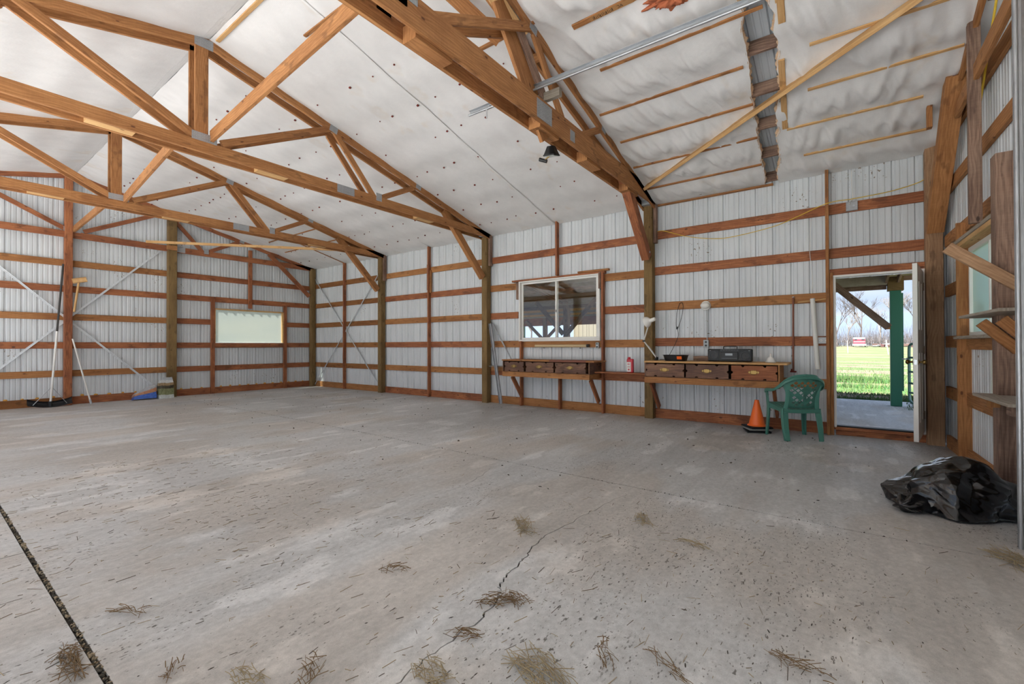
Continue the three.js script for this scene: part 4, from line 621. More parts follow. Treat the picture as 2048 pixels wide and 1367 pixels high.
// floodlight clamped under the nearest truss
{ const t = thing('floodlight', 'small black floodlight fixed under the nearest truss', 'floodlight', [PX[3] - 0.09, 3.68, 3.06]); const dk = M.black;
  const b = add(t, 'housing', merge([at(cyl(0.05, 0.098, 0.1, 4), 0, 0, 0, 0, Math.PI / 4), at(rbox(0.15, 0.018, 0.15, 0.003, 1), 0, -0.055, 0)]), dk); b.position.set(-0.03, -0.09, 0.04); b.rotation.set(0.25, 0, -0.12);
  add(b, 'glass', rbox(0.12, 0.004, 0.12, 0.001, 1), std({ color: 0xc9d2cc, roughness: 0.08 })).position.y = -0.065; add(t, 'bracket', rbox(0.03, 0.1, 0.004, 0.001, 1), dk).position.set(-0.02, -0.02, 0.04); add(t, 'sensor', at(cyl(0.022, 0.022, 0.1, 14), -0.16, -0.17, 0.02, 0, 0.3, 1.2), dk); add(t, 'stem', rod(V(-0.05, -0.15, 0.04), V(-0.12, -0.17, 0.03), 0.008), M.brass); }

// leaning channel, shelves on the near end wall
{ const t = thing('steel_channel', 'galvanised steel channel leaning on the wall left of the window bench', 'channel', [-6.8, 0, 0.21]); const a = V(0, 0.002, 0), b = V(-0.4, 1.72, -0.13); const x = b.clone().sub(a), l = x.length(); x.normalize(); const z = V(0, 0, 1).sub(x.clone().multiplyScalar(x.z)).normalize(), y = z.clone().cross(x); const g = merge([at(rbox(l, 0.07, 0.003, 0.001, 1), 0, 0, -0.018), at(rbox(l, 0.003, 0.036, 0.001, 1), 0, 0.034, 0), at(rbox(l, 0.003, 0.036, 0.001, 1), 0, -0.034, 0)]); g.applyMatrix4(new THREE.Matrix4().makeBasis(x, y, z)); g.translate((a.x + b.x) / 2, (a.y + b.y) / 2 + 0.02, (a.z + b.z) / 2); add(t, 'channel', g, M.galv); const g2 = rod(V(0.16, 0.95, -0.16), V(-0.33, 1.7, -0.16), 0.016); add(t, 'inner_pipe', g2, M.galvDull); }
{ const sh = (label, y, s0, s1, n, m, fn) => { const t = thing('wall_shelf', label, 'shelf'); t.position.copy(wallRight.position); t.rotation.copy(wallRight.rotation); bx(t, 'shelf_board', n, -0.0, y, y + 0.022, s0, s1, m); fn(t); return t; };
  sh('grey plywood shelf on wooden brackets level with the green window', 1.47, 2.3, 3.35, -0.27, M.grey, (t) => { beam(t, 'bracket', V(-0.22, 1.42, 2.72), V(-0.02, 1.2, 2.72), 0.075, 0.038, M.fir, V(0, 1, 0)); beam(t, 'bracket', V(-0.22, 1.42, 3.2), V(-0.02, 1.2, 3.2), 0.075, 0.038, M.fir, V(0, 1, 0)); });
  sh('low pale shelf on the short weathered post', 0.835, 2.55, 3.4, -0.24, M.grey, (t) => { bx(t, 'cleat', -0.2, -0.126, 0.765, 0.833, 2.56, 2.75, M.fir); bx(t, 'cleat', -0.2, -0.12, 0.765, 0.833, 3.2, 3.3, M.dark); });
  const t = thing('shelf_bracket', 'bare slanting bracket board high on the short weathered post', 'bracket'); t.position.copy(wallRight.position); t.rotation.copy(wallRight.rotation); beam(t, 'board', V(-0.41, 2.03, 2.72), V(0.02, 1.66, 2.72), 0.085, 0.038, M.brown, V(0, 1, 0)); }
// ---------------------------------------------------------------- green plastic armchair, seen from behind
{
  const fx = -0.535, fz = -0.845; // facing
  const t = thing('plastic_chair', 'green moulded plastic armchair with lattice back beside the door', 'chair', [-1.512, 0, 0.578], Math.atan2(fx, fz));
  // local: +z front, +x left of the sitter
  const legPath = (s, front) => front ? [[s * 0.262, 0, 0.215], [s * 0.25, 0.22, 0.2], [s * 0.245, 0.42, 0.185]] : [[s * 0.205, 0, -0.245], [s * 0.212, 0.2, -0.205], [s * 0.205, 0.41, -0.165]];
  for (const s of [-1, 1]) {
    add(t, 'leg', merge([sweep(legPath(s, true), V(0, 0, 1), (q) => mix(0.04, 0.07, q), (q) => 0.016, 14, 3), sweep(legPath(s, true).map(([x, y, z]) => [x - s * 0.018, y, z + 0.012 + y * 0.025]), V(1, 0, 0), (q) => mix(0.035, 0.05, q), 0.012, 14, 3)]), M.green);
    add(t, 'leg', merge([sweep(legPath(s, false), V(1, 0, 0), (q) => mix(0.055, 0.085, q), 0.014, 14, 3), sweep(legPath(s, false).map(([x, y, z]) => [x + s * 0.03, y, z + 0.02]), V(0, 0, 1), (q) => mix(0.045, 0.07, q), 0.012, 14, 3)]), M.green);
    // arm: rises out of the front leg, runs back and sweeps up into the crest of the back
    add(t, 'armrest', sweep([[s * 0.245, 0.4, 0.19], [s * 0.25, 0.52, 0.2], [s * 0.262, 0.62, 0.19], [s * 0.272, 0.648, 0.13], [s * 0.275, 0.65, 0.02], [s * 0.272, 0.668, -0.08], [s * 0.25, 0.72, -0.17], [s * 0.205, 0.785, -0.235], [s * 0.12, 0.83, -0.275], [0, 0.842, -0.285]], (q) => q < 0.25 ? V(0, 0, 1) : V(1, mix(0, 1.4, sstep(0.55, 0.9, q)), 0), (q) => q < 0.22 ? mix(0.07, 0.06, q / 0.22) : mix(0.055, 0.06, q), 0.016, 60, 4), M.green);
    add(t, 'arm_lip', sweep([[s * 0.292, 0.6, 0.18], [s * 0.3, 0.632, 0.12], [s * 0.304, 0.634, 0.02], [s * 0.3, 0.652, -0.08], [s * 0.28, 0.7, -0.18], [s * 0.232, 0.765, -0.25], [s * 0.14, 0.81, -0.295], [0, 0.825, -0.305]], V(0, 1, 0), 0.03, 0.01, 40, 3), M.green);
  }
  // seat with slots
  { const sh = new THREE.Shape(); sh.moveTo(-0.225, -0.19); sh.lineTo(0.225, -0.19); sh.lineTo(0.25, 0.19); sh.quadraticCurveTo(0, 0.24, -0.25, 0.19); sh.lineTo(-0.225, -0.19);
    for (let k = -3; k <= 3; k++) { const h = new THREE.Path(); const x = k * 0.055; h.moveTo(x - 0.006, -0.13); h.lineTo(x + 0.006, -0.13); h.lineTo(x * 1.08 + 0.006, 0.13); h.lineTo(x * 1.08 - 0.006, 0.13); sh.holes.push(h); }
    const g = new THREE.ExtrudeGeometry(sh, { depth: 0.012, bevelEnabled: true, bevelSize: 0.003, bevelThickness: 0.003, bevelSegments: 2 }); g.rotateX(Math.PI / 2); const p = g.attributes.position; for (let i = 0; i < p.count; i++) { const x = p.getX(i), z = p.getZ(i); p.setY(i, p.getY(i) + 0.432 + 0.03 * z / 0.2 - 0.012 * Math.cos(x * 6)); } g.computeVertexNormals(); add(t, 'seat', g, M.green);
    add(t, 'seat_apron', merge([sweep([[-0.24, 0.41, 0.19], [-0.235, 0.4, 0], [-0.21, 0.385, -0.19]], V(0, 1, 0), 0.06, 0.01, 16, 3), sweep([[0.24, 0.41, 0.19], [0.235, 0.4, 0], [0.21, 0.385, -0.19]], V(0, 1, 0), 0.06, 0.01, 16, 3), sweep([[-0.21, 0.385, -0.19], [0, 0.38, -0.2], [0.21, 0.385, -0.19]], V(0, 1, 0), 0.05, 0.01, 16, 3)]), M.green); }
  // back: curved shell pierced by diamonds
  { const sh = new THREE.Shape(); sh.moveTo(-0.175, 0); sh.bezierCurveTo(-0.15, 0.12, -0.155, 0.2, -0.2, 0.3); sh.bezierCurveTo(-0.23, 0.36, -0.12, 0.425, 0, 0.425); sh.bezierCurveTo(0.12, 0.425, 0.23, 0.36, 0.2, 0.3); sh.bezierCurveTo(0.155, 0.2, 0.15, 0.12, 0.175, 0); sh.lineTo(-0.175, 0);
    const a = 0.0265, st = 0.064; let q = 0;
    for (let j = 0; j < 14; j++) for (let i = -4; i <= 4; i++) { const x = (i + (j % 2) * 0.5) * st, y = 0.045 + j * st * 0.5, lim = y < 0.2 ? 0.125 : 0.15 - Math.max(0, y - 0.3) * 0.7; if (Math.abs(x) > lim || y > 0.35) continue; q++; const skip = (Math.hypot(x + 0.02, y - 0.23) < 0.045) || (Math.hypot(x - 0.04, y - 0.15) < 0.04) || Math.hypot(x + 0.05, y - 0.09) < 0.03; if (skip) continue; const h = new THREE.Path(); h.moveTo(x, y - a); h.lineTo(x + a, y); h.lineTo(x, y + a); h.lineTo(x - a, y); sh.holes.push(h); }
    const g0 = new THREE.ExtrudeGeometry(sh, { depth: 0.008, bevelEnabled: true, bevelSize: 0.0015, bevelThickness: 0.0015, bevelSegments: 1, curveSegments: 20 }); const p = g0.attributes.position; for (let i = 0; i < p.count; i++) { const x = p.getX(i), y = p.getY(i), z = p.getZ(i); p.setXYZ(i, x * 1.12, y + 0.42, -0.185 - y * 0.26 + z + x * x * 1.35); } g0.computeVertexNormals(); add(t, 'backrest', g0, M.green);
    for (const s of [-1, 1]) add(t, 'back_stile', sweep([[s * 0.2, 0.4, -0.165], [s * 0.185, 0.52, -0.19], [s * 0.19, 0.64, -0.205], [s * 0.225, 0.735, -0.19]], V(1, 0, 0.4), 0.05, 0.012, 20, 3), M.green); }
}
// ---------------------------------------------------------------- stack of traffic cones
{
  const t = thing('traffic_cone', 'orange traffic cone stacked on scuffed black bases by the green chair', 'cone', [-1.985, 0, 0.38], 0.35);
  for (let k = 0; k < 3; k++) { const g = rbox(0.31, 0.024, 0.31, 0.02, 3), p = g.attributes.position; for (let i = 0; i < p.count; i++) p.setY(i, p.getY(i) + (fbm(p.getX(i) * 9 + k * 4, p.getZ(i) * 9, 2, 4) - 0.5) * 0.02); g.computeVertexNormals(); const b = add(t, 'cone_base', g, k === 1 ? std({ color: 0x8d8d89, roughness: 0.8 }) : std({ color: 0x1c1d1f, roughness: 0.7 })); b.position.y = 0.016 + k * 0.029; b.rotation.y = k * 0.14; }
  add(t, 'cone_body', lathe([[0.128, 0.088], [0.118, 0.102], [0.105, 0.108], [0.03, 0.44], [0.027, 0.455], [0.021, 0.455], [0.021, 0.44]], 36), new THREE.MeshStandardMaterial({ color: 0xff7328, roughness: 0.38, side: THREE.DoubleSide }));
}
// ---------------------------------------------------------------- crumpled black refuse sack
{
  const g0 = mergeVertices((() => { const q = new THREE.IcosahedronGeometry(1, 64); q.deleteAttribute('normal'); q.deleteAttribute('uv'); return q; })()), p = g0.attributes.position;
  // creases: planes through the sack; each leaves a sharp ridge or a soft valley
  const q0 = rng(4242), CR = []; for (let k = 0; k < 30; k++) { const a = q0() * 6.283, e = (q0() - 0.5) * 1.8; CR.push([Math.cos(a), e, Math.sin(a), (q0() - 0.5) * 1.7, 0.14 + q0() * 0.34, (0.03 + q0() * 0.06) * (q0() < 0.35 ? -0.8 : 1), q0() * 6, 1.5 + q0() * 2.5, (q0() - 0.5) * 1.2]); }
  for (let i = 0; i < p.count; i++) {
    const n = V(p.getX(i), p.getY(i), p.getZ(i)).normalize(); let f = 0;
    for (const [nx, ny, nz, o, w, am, ph, fr, c] of CR) { const s = n.x * nx + n.y * ny + n.z * nz - o + 0.12 * Math.sin(fr * (n.x * nz - n.z * nx) + ph), along = Math.exp(-Math.pow(n.x * nz - n.z * nx - c, 2) * 2.2); f += am * along * Math.max(0, 1 - Math.abs(s) / w); }
    let r = 0.8 + 0.26 * (fbm(n.x * 1.5 + 5, n.z * 1.5 + n.y, 2, 12) - 0.5) + f;
    r += 0.035 * (ridge(n.x * 3.5 + n.y * 2, n.z * 3.5 - n.y, 2, 14) - 0.5); let x = n.x * r * 0.46, y = n.y * r * 0.27, z = n.z * r * 0.38;
    y = y < -0.09 ? -0.09 - (-(y) - 0.09) * 0.1 : y; if (n.y < 0) { const k = 1 + 0.16 * sstep(0, 0.6, -n.y); x *= k; z *= k; }
    y += 0.11 + 0.04 * Math.exp(-((n.x - 0.2) ** 2 + (n.z + 0.2) ** 2) * 3) * sstep(-0.2, 0.6, n.y) - 0.06 * sstep(0.3, 1, -n.x) * sstep(-0.2, 0.6, n.y);
    p.setXYZ(i, x, Math.max(0.002, y), z);
  }
  g0.computeVertexNormals();
  const t = thing('trash_bag', 'crumpled glossy black refuse sack lying by the weathered post', 'trash bag', [-0.31, 0, 2.97], 0.1);
  const body = add(t, 'sack', g0, M.blackGloss);
  const tg = mergeVertices((() => { const q = new THREE.IcosahedronGeometry(1, 18); q.deleteAttribute('normal'); q.deleteAttribute('uv'); return q; })()), tp = tg.attributes.position; for (let i = 0; i < tp.count; i++) { const n = V(tp.getX(i), tp.getY(i), tp.getZ(i)), a = Math.atan2(n.z, n.y), r = 1 + 0.22 * Math.sin(a * 7 + n.x * 3) + 0.4 * (fbm(n.x * 3, a * 2, 3, 3) - 0.5); tp.setXYZ(i, n.x * 0.1, 0.06 + n.y * 0.055 * r, n.z * 0.085 * r); } tg.computeVertexNormals(); const tail = add(t, 'gathered_neck', tg, M.blackGloss); tail.position.set(-0.3, 0, 0.24); tail.rotation.y = 0.9;
}
// ---------------------------------------------------------------- roof rake, poles, mallet and bags at the far end wall
{
  const t = thing('roof_rake', 'long handled roof rake with wide black blade leaning on the end wall', 'rake', [-14.2, 0, 5.9]);
  const f = V(0, 0.03, 0), top = V(-0.06, 3.0, -0.19), mid = f.clone().lerp(top, 0.52);
  add(t, 'handle', rod(f, mid, 0.019, 14), M.white); add(t, 'upper_handle', rod(mid, top, 0.018, 14), std({ color: 0x3c3a38, roughness: 0.6 })); add(t, 'ferrule', at(cyl(0.028, 0.03, 0.12, 14), 0, 0.06, 0), M.black);
  add(t, 'blade', gridGeo(28, 6, (u, v) => { const s = (u - 0.5) * 2, w = 0.085 * (1 - 0.5 * s * s); return [0.05 - 0.09 * Math.sin(v * 2.4), mix(0.003 + 0.055 * s * s, 0.12 + 0.075 * s * s, v), s * 0.33]; }), new THREE.MeshStandardMaterial({ color: 0x1a1b1d, roughness: 0.5, side: THREE.DoubleSide }));
  for (const s of [-1, 1]) add(t, 'stay', rod(V(-0.01, 0.42, -0.02), V(0, 0.06, s * 0.25), 0.006, 8), M.steel);
}
{ const t = thing('pole', 'thin white pole leaning against the end wall right of the rake', 'pole', [-14.2, 0, 5.27]); add(t, 'shaft', rod(V(0, 0.0, 0), V(-0.12, 1.42, 0.28), 0.015, 12), M.white); add(t, 'tip', rod(V(0, 0.0, 0), V(-0.008, 0.1, 0.02), 0.02, 12), M.greyPl); }
{ const t = thing('wooden_mallet', 'wooden mallet hung head up beside the red-brown post', 'mallet', [-14.31, 2.0, 5.46]); add(t, 'head', rod(V(0, 0.66, 0.1), V(0.05, 0.72, -0.12), 0.055, 20), M.pale); add(t, 'handle', rod(V(0.02, 0.66, 0.0), V(0.0, 0.0, 0.07), 0.02, 12), M.pale); }
const sackG = (w, h, d, seed, lean = 0, slump = 0) => { const g = new THREE.BoxGeometry(w, h, d, 22, 26, 14), p = g.attributes.position; for (let i = 0; i < p.count; i++) { let x = p.getX(i) / (w / 2), y = p.getY(i) / h + 0.5, z = p.getZ(i) / (d / 2); const top = sstep(0.72, 1, y), b = Math.sqrt(Math.max(0, 1 - 0.35 * x * x)) * (1 - 0.75 * top), wv = (ridge(x * 2.4 + seed, y * 3, 3, seed) - 0.5) * 0.16 + (fbm(x * 3, y * 5 + z, 3, seed + 1) - 0.5) * 0.16; p.setXYZ(i, x * w / 2 * (1 - 0.12 * top + wv * 0.4) + lean * y * h + top * wv * 0.1, y * h * (1 - slump * (0.5 - 0.5 * x)) + top * wv * 0.5 * h * 0.4, z * d / 2 * b * (1 + wv)); } g.computeVertexNormals(); return g; };
function bagTex(rows) { return tex(128, 128, (i, j) => { const y = 1 - j / 128, x = i / 128; let c = rows[rows.length - 1][1]; for (const [lim, col] of rows) if (y < lim + (fbm(x * 6, 2, 2, 5) - 0.5) * 0.06) { c = col; break; } const n = (fbm(x * 14, y * 14, 3, 9) - 0.5) * 50; return c.map((q) => q + n); }, 1, 1); }
{
  const tb = bagTex([[0.3, [176, 178, 182]], [0.58, [196, 140, 104]], [1, [70, 110, 196]]]), tc = bagTex([[0.16, [206, 208, 206]], [0.3, [150, 126, 92]], [0.46, [70, 64, 50]], [0.8, [128, 132, 92]], [1, [206, 210, 206]]]);
  const b1 = thing('feed_bag', 'slumped blue plastic feed bag on the floor beside the end wall', 'bag', [-14.27, 0, 4.33], Math.PI / 2); add(b1, 'bag', sackG(0.42, 0.36, 0.24, 3, 0.06, 0.55), std({ map: tb, roughness: 0.35 })); b1.children[0].rotation.x = -0.25; b1.children[0].position.y = 0.0;
  const b2 = thing('feed_bag', 'upright tan and green feed bag against the thick end wall post', 'bag', [-14.2, 0, 3.93], Math.PI / 2); add(b2, 'bag', sackG(0.29, 0.44, 0.17, 8), std({ map: tc, roughness: 0.4 }));
  const lt = document.createElement('canvas'); lt.width = 128; lt.height = 64; const c = lt.getContext('2d'); c.fillStyle = '#3c3226'; c.fillRect(0, 0, 128, 64); c.fillStyle = '#e6e2d8'; c.font = 'bold 40px sans-serif'; c.textAlign = 'center'; c.fillText('ZERO', 64, 46); const ct = new THREE.CanvasTexture(lt); ct.colorSpace = THREE.SRGBColorSpace; const lb = add(b2, 'printed_label', rbox(0.12, 0.05, 0.002, 0.001, 1), std({ map: ct, roughness: 0.5 })); lb.position.set(0.0, 0.27, 0.074); add(b2, 'folded_top', (() => { const g = sackG(0.2, 0.12, 0.05, 15); return g; })(), M.greyPl).position.set(0.03, 0.38, 0);
}
// ---------------------------------------------------------------- litter on the floor
const strawUnit = (() => { const g = cyl(0.5, 0.5, 1, 5); g.rotateZ(Math.PI / 2); return g; })();
const crumb = new THREE.IcosahedronGeometry(1, 0);
{
  const mats = [], cols = [], m2 = [], c2 = [], q = rng(77), E = new THREE.Euler(), Q = new THREE.Quaternion();
  const spot = () => { let x, z; for (let k = 0; k < 20; k++) { x = -7.5 + q() * 7.4; z = 2.2 + q() * 5.5; const d = sstep(3.2, 6.6, z) * (0.25 + 0.75 * sstep(0.35, 0.7, fbm(x * 1.3, z * 1.3, 3, 33))); if (q() < d) break; } return [x, z]; };
  for (let i = 0; i < 1500; i++) { const [x, z] = spot(), l = 0.012 + Math.pow(q(), 2.4) * 0.075, r = 0.0016 + q() * 0.0016; E.set(0, q() < 0.6 ? Math.PI / 2 + (q() - 0.5) * 0.9 : q() * 3.14, (q() - 0.5) * 0.1); Q.setFromEuler(E); mats.push(new THREE.Matrix4().compose(V(x, r * 0.6, z), Q, V(l, r, r))); cols.push(new THREE.Color().setRGB(...(q() < 0.45 ? [0.42, 0.33, 0.21] : q() < 0.5 ? [0.13, 0.1, 0.075] : [0.24, 0.18, 0.12]))); }
  stuff(scene, 'straw_litter', strawUnit, std({ roughness: 0.9 }), mats, 'loose straw and chaff scattered over the concrete floor', 'straw', cols);
  for (let i = 0; i < 3600; i++) { const [x, z] = spot(), s = 0.0009 + Math.pow(q(), 5) * 0.003; E.set(0, Math.PI / 2 + (q() - 0.5) * 1.1, 0); Q.setFromEuler(E); m2.push(new THREE.Matrix4().compose(V(x, s * 0.15, z), Q, V(s * (1 + q() * 3.5), s * 0.4, s * (0.6 + q() * 0.5)))); c2.push(new THREE.Color().setRGB(...(q() < 0.8 ? [0.07, 0.06, 0.05] : [0.3, 0.27, 0.22]))); }
  for (let i = 0; i < 700; i++) { const x = -14.2 + q() * 13.5, z = 0.3 + q() * 4.5, s = 0.002 + Math.pow(q(), 4) * 0.009; E.set(q() * 6, q() * 6, q() * 6); Q.setFromEuler(E); m2.push(new THREE.Matrix4().compose(V(x, s * 0.3, z), Q, V(s * (0.7 + q()), s * 0.5, s * (1 + q())))); c2.push(new THREE.Color().setRGB(0.1, 0.085, 0.07)); }
  for (let i = 0; i < 500; i++) { const t = q(), x = mix(-6.2, -2.6, t), z = 7.27 - 0.02 * (x + 14.6) / 15.05 + (q() - 0.5) * 0.013, s = 0.003 + q() * 0.004; E.set(q() * 6, q() * 6, q() * 6); Q.setFromEuler(E); m2.push(new THREE.Matrix4().compose(V(x, -0.006 + q() * 0.007, z), Q, V(s * 1.6, s, s))); c2.push(new THREE.Color().setRGB(...(q() < 0.6 ? [0.07, 0.06, 0.045] : [0.33, 0.26, 0.17]))); }
  for (let i = 0; i < 260; i++) { const x = -13 + q() * 12.9, z = mix(3.725, 3.92, sstep(-9, -0.2, x)) + (q() - 0.5) * 0.02, s = 0.002 + q() * 0.003; E.set(q() * 6, q() * 6, q() * 6); Q.setFromEuler(E); m2.push(new THREE.Matrix4().compose(V(x, -0.004 + q() * 0.005, z), Q, V(s * 1.8, s * 0.8, s))); c2.push(new THREE.Color().setRGB(0.06, 0.05, 0.04)); }
  stuff(scene, 'soil_crumbs', crumb, std({ roughness: 1 }), m2, 'dark crumbs of soil strewn across the concrete floor', 'soil', c2);
}
function clump(label, x, z, L, W, n, ang, seed, hi = 0.03) {
  const q = rng(seed), list = []; n = Math.round(n * 1.6); for (let i = 0; i < n; i++) { const a = ang + (q() - 0.5) * (q() < 0.3 ? 3 : 0.9), l = L * (0.18 + 0.4 * q()), cx = (q() - 0.5) * L, cz = (q() - 0.5) * W, px = Math.cos(ang) * cx - Math.sin(ang) * cz, pz = Math.sin(ang) * cx + Math.cos(ang) * cz, y = 0.002 + q() * hi * (1 - Math.abs(cx) / L); const d = V(Math.cos(a) * l / 2, (q() - 0.5) * hi * 0.7, Math.sin(a) * l / 2), c = V(px, y + Math.abs(d.y), pz); const b = V((q() - 0.5) * l * 0.12, q() * hi * 0.3, (q() - 0.5) * l * 0.12); list.push(tube([c.clone().sub(d), c.clone().add(b), c.clone().add(d)], 0.0008 + q() * 0.0011, 5, 4)); }
  single('straw_clump', label, 'straw', merge(list), q() < 0.5 ? M.straw : std({ color: 0x7c6345, roughness: 0.95 }), [x, 0, z], 0, 'straw clumps on the floor');
}
{
  const C = [[-2.74, 5.18, 0.26, 0.09, 46, 0.75, 'loose tan straw clump left of the forked crack above the foreground'], [-2.12, 4.59, 0.2, 0.08, 34, 1.0, 'straw clump right of the crack in the middle of the floor'], [-2.976, 6.09, 0.14, 0.06, 16, -0.6, 'hooked twiggy straw piece left of the crack'], [-1.734, 4.79, 0.17, 0.03, 18, 0.15, 'thin straight straw bundle in the right middle floor'], [-2.33, 6.0, 0.16, 0.07, 34, -0.8, 'straw clump caught in the crack'], [-2.25, 5.93, 0.12, 0.08, 26, 0.5, 'round straw tuft just right of the crack'], [-1.9, 6.27, 0.24, 0.16, 70, 0.4, 'largest straw clump at the bottom edge right of the crack'], [-2.23, 6.52, 0.15, 0.1, 40, 0.2, 'dense straw tuft at the bottom edge on the crack'], [-3.42, 7.32, 0.24, 0.05, 44, 0.1, 'long straw wisp lying over the joint at lower left'], [-3.66, 7.08, 0.2, 0.03, 14, -0.6, 'curved stem with a knotted tuft near the left joint'], [-3.05, 7.09, 0.1, 0.06, 14, 0.3, 'small spiky straw tuft at lower left'], [-2.77, 6.95, 0.12, 0.08, 26, -0.2, 'dark straw tuft at the bottom edge left of centre'], [-2.62, 6.78, 0.17, 0.07, 16, 0.6, 'sparse straw fan near the bottom edge left of the crack'], [-1.75, 6.03, 0.16, 0.05, 14, 0.9, 'crossed straw stems at bottom centre right'], [-1.51, 5.97, 0.2, 0.03, 12, 0.5, 'slim straw wisp at bottom right of centre'], [-1.1, 5.66, 0.2, 0.06, 16, 0.2, 'straw stems at the bottom edge on the right'], [-0.18, 3.95, 0.3, 0.14, 60, 1.2, 'pile of straw against the door track at the right edge'], [-2.28, 6.28, 0.13, 0.05, 18, -0.3, 'small straw heap just above the bottom straw tuft']];
  C.forEach(([x, z, L, W, n, a, l], i) => clump(l, x, z, L, W, n, a, 300 + i * 7));
}
// ---------------------------------------------------------------- outside: lean-to, gate, field, trees, trailer, hills
{
  const g = gridGeo(60, 120, (u, v) => { const x = mix(-260, 260, u) * (0.1 + 0.9 * v), z = -0.3 - Math.pow(v, 2.2) * 420; const y = -0.02 + (z < -5 ? Math.min(1, (-z - 5) / 140) * 0.66 + (fbm(x * 0.15, z * 0.25, 3, 3) - 0.5) * 0.16 * sstep(5, 14, -z) : 0); return [x, y, z, x, z]; });
  const ft = tex(1024, 1024, (i, j) => { const x = i / 1024 * 24, z = j / 1024 * 24; const mud = sstep(0.42, 0.6, fbm(x * 0.16 + 3, z * 0.75, 4, 41)), gr = fbm(x * 3, z * 5, 4, 43), dry = fbm(x * 0.5, z * 1.1, 3, 47), g0 = [mix(50, 78, gr), mix(66, 92, gr), mix(24, 40, gr)], dr = [98, 90, 58], m0 = [mix(86, 110, gr), mix(70, 94, gr), mix(56, 78, gr)]; return [0, 1, 2].map((k) => mix(mix(g0[k], dr[k], sstep(0.45, 0.75, dry) * 0.7), m0[k], mud * 0.9)); }, 24, 24);
  const m = new THREE.Mesh(g, std({ map: ft, roughness: 1, side: THREE.DoubleSide })); m.name = 'ground'; m.receiveShadow = true; m.userData = { kind: 'structure', label: 'muddy green pasture seen through the open door', category: 'field' }; scene.add(m);
  const g2 = new THREE.Mesh(gridGeo(40, 40, (u, v) => [mix(-120, 120, u), -0.03, mix(ZW + 0.1, 160, v), mix(-120, 120, u), v * 150]), std({ map: ft, roughness: 1, side: THREE.DoubleSide })); g2.name = 'yard'; g2.receiveShadow = true; g2.userData = { kind: 'structure', label: 'open yard outside the sliding doorways', category: 'field' }; scene.add(g2);
  const ap = new THREE.Mesh(at(new THREE.BoxGeometry(19, 0.08, 9), -7, -0.045, ZW + 4.6), M.concrete2); ap.name = 'apron'; ap.userData = { kind: 'structure', label: 'concrete apron outside the sliding doorways', category: 'pavement' }; scene.add(ap);
  for (const s of [0.5, -14.7]) { const q = new THREE.Mesh(gridGeo(10, 10, (u, v) => [s > 0 ? mix(0.5, 120, u) : mix(-120, -14.7, u), -0.03, mix(-0.4, ZW + 0.2, v), u * 100, v * 11]), std({ map: ft, roughness: 1, side: THREE.DoubleSide })); q.name = s > 0 ? 'side_yard' : 'back_yard'; q.userData = { kind: 'structure', label: s > 0 ? 'grass strip beside the near end wall' : 'grass strip beside the far end wall', category: 'field' }; scene.add(q); }
  const pad = new THREE.Mesh(at(new THREE.BoxGeometry(16, 0.12, 4.6), -7.2, -0.01, -2.42), M.concrete2); pad.geometry.attributes.uv.array.forEach((v, i, a) => { a[i] = v * (i % 2 ? 4.6 : 16); }); pad.name = 'porch_slab'; pad.receiveShadow = true; pad.userData = { kind: 'structure', label: 'concrete slab under the lean-to outside the door', category: 'pavement' }; scene.add(pad);
  // grass tufts
  const blade = new THREE.ConeGeometry(0.006, 1, 3); blade.translate(0, 0.5, 0); const mats = [], cols = [], q = rng(515);
  const tuft = (x, z, n, r, h) => { for (let i = 0; i < n; i++) { const a = q() * 6.28, d = Math.sqrt(q()) * r, hh = h * (0.5 + q() * 0.8); mats.push(new THREE.Matrix4().compose(V(x + Math.cos(a) * d * 2.4, 0, z + Math.sin(a) * d), new THREE.Quaternion().setFromEuler(new THREE.Euler((q() - 0.5) * 1.1, q() * 6, (q() - 0.5) * 1.1)), V(1.6, hh, 1.6))); cols.push(new THREE.Color().setRGB(0.03 + q() * 0.04, 0.07 + q() * 0.06, 0.012 + q() * 0.015)); } };
  for (let x = -2.2; x < 1.4; x += 0.12) tuft(x, -4.85 - q() * 0.2, 40, 0.1, 0.1); for (let k = 0; k < 160; k++) { const z = -5.2 - q() * 3.5; tuft(-0.6 + (q() - 0.5) * 3, z, 22, 0.12, 0.06); } tuft(-0.75, -8.6, 240, 0.32, 0.2); tuft(-0.35, -8.8, 160, 0.3, 0.16); for (let k = 0; k < 26; k++) tuft(-1.4 + k * 0.045, -10.8 - q() * 0.8, 90, 0.3, 0.2); for (let k = 0; k < 220; k++) { const z = -11 - q() * 24; tuft(-0.2 + (q() - 0.5) * -z * 0.35, z, 26, 0.4, 0.13); } for (let k = 0; k < 24; k++) tuft(0.15 + q() * 0.5, -3.2 - q() * 1.6, 30, 0.1, 0.14);
  stuff(scene, 'grass', blade, std({ roughness: 0.9, side: THREE.DoubleSide }), mats, 'green grass tufts growing beyond the porch slab', 'grass', cols);
}
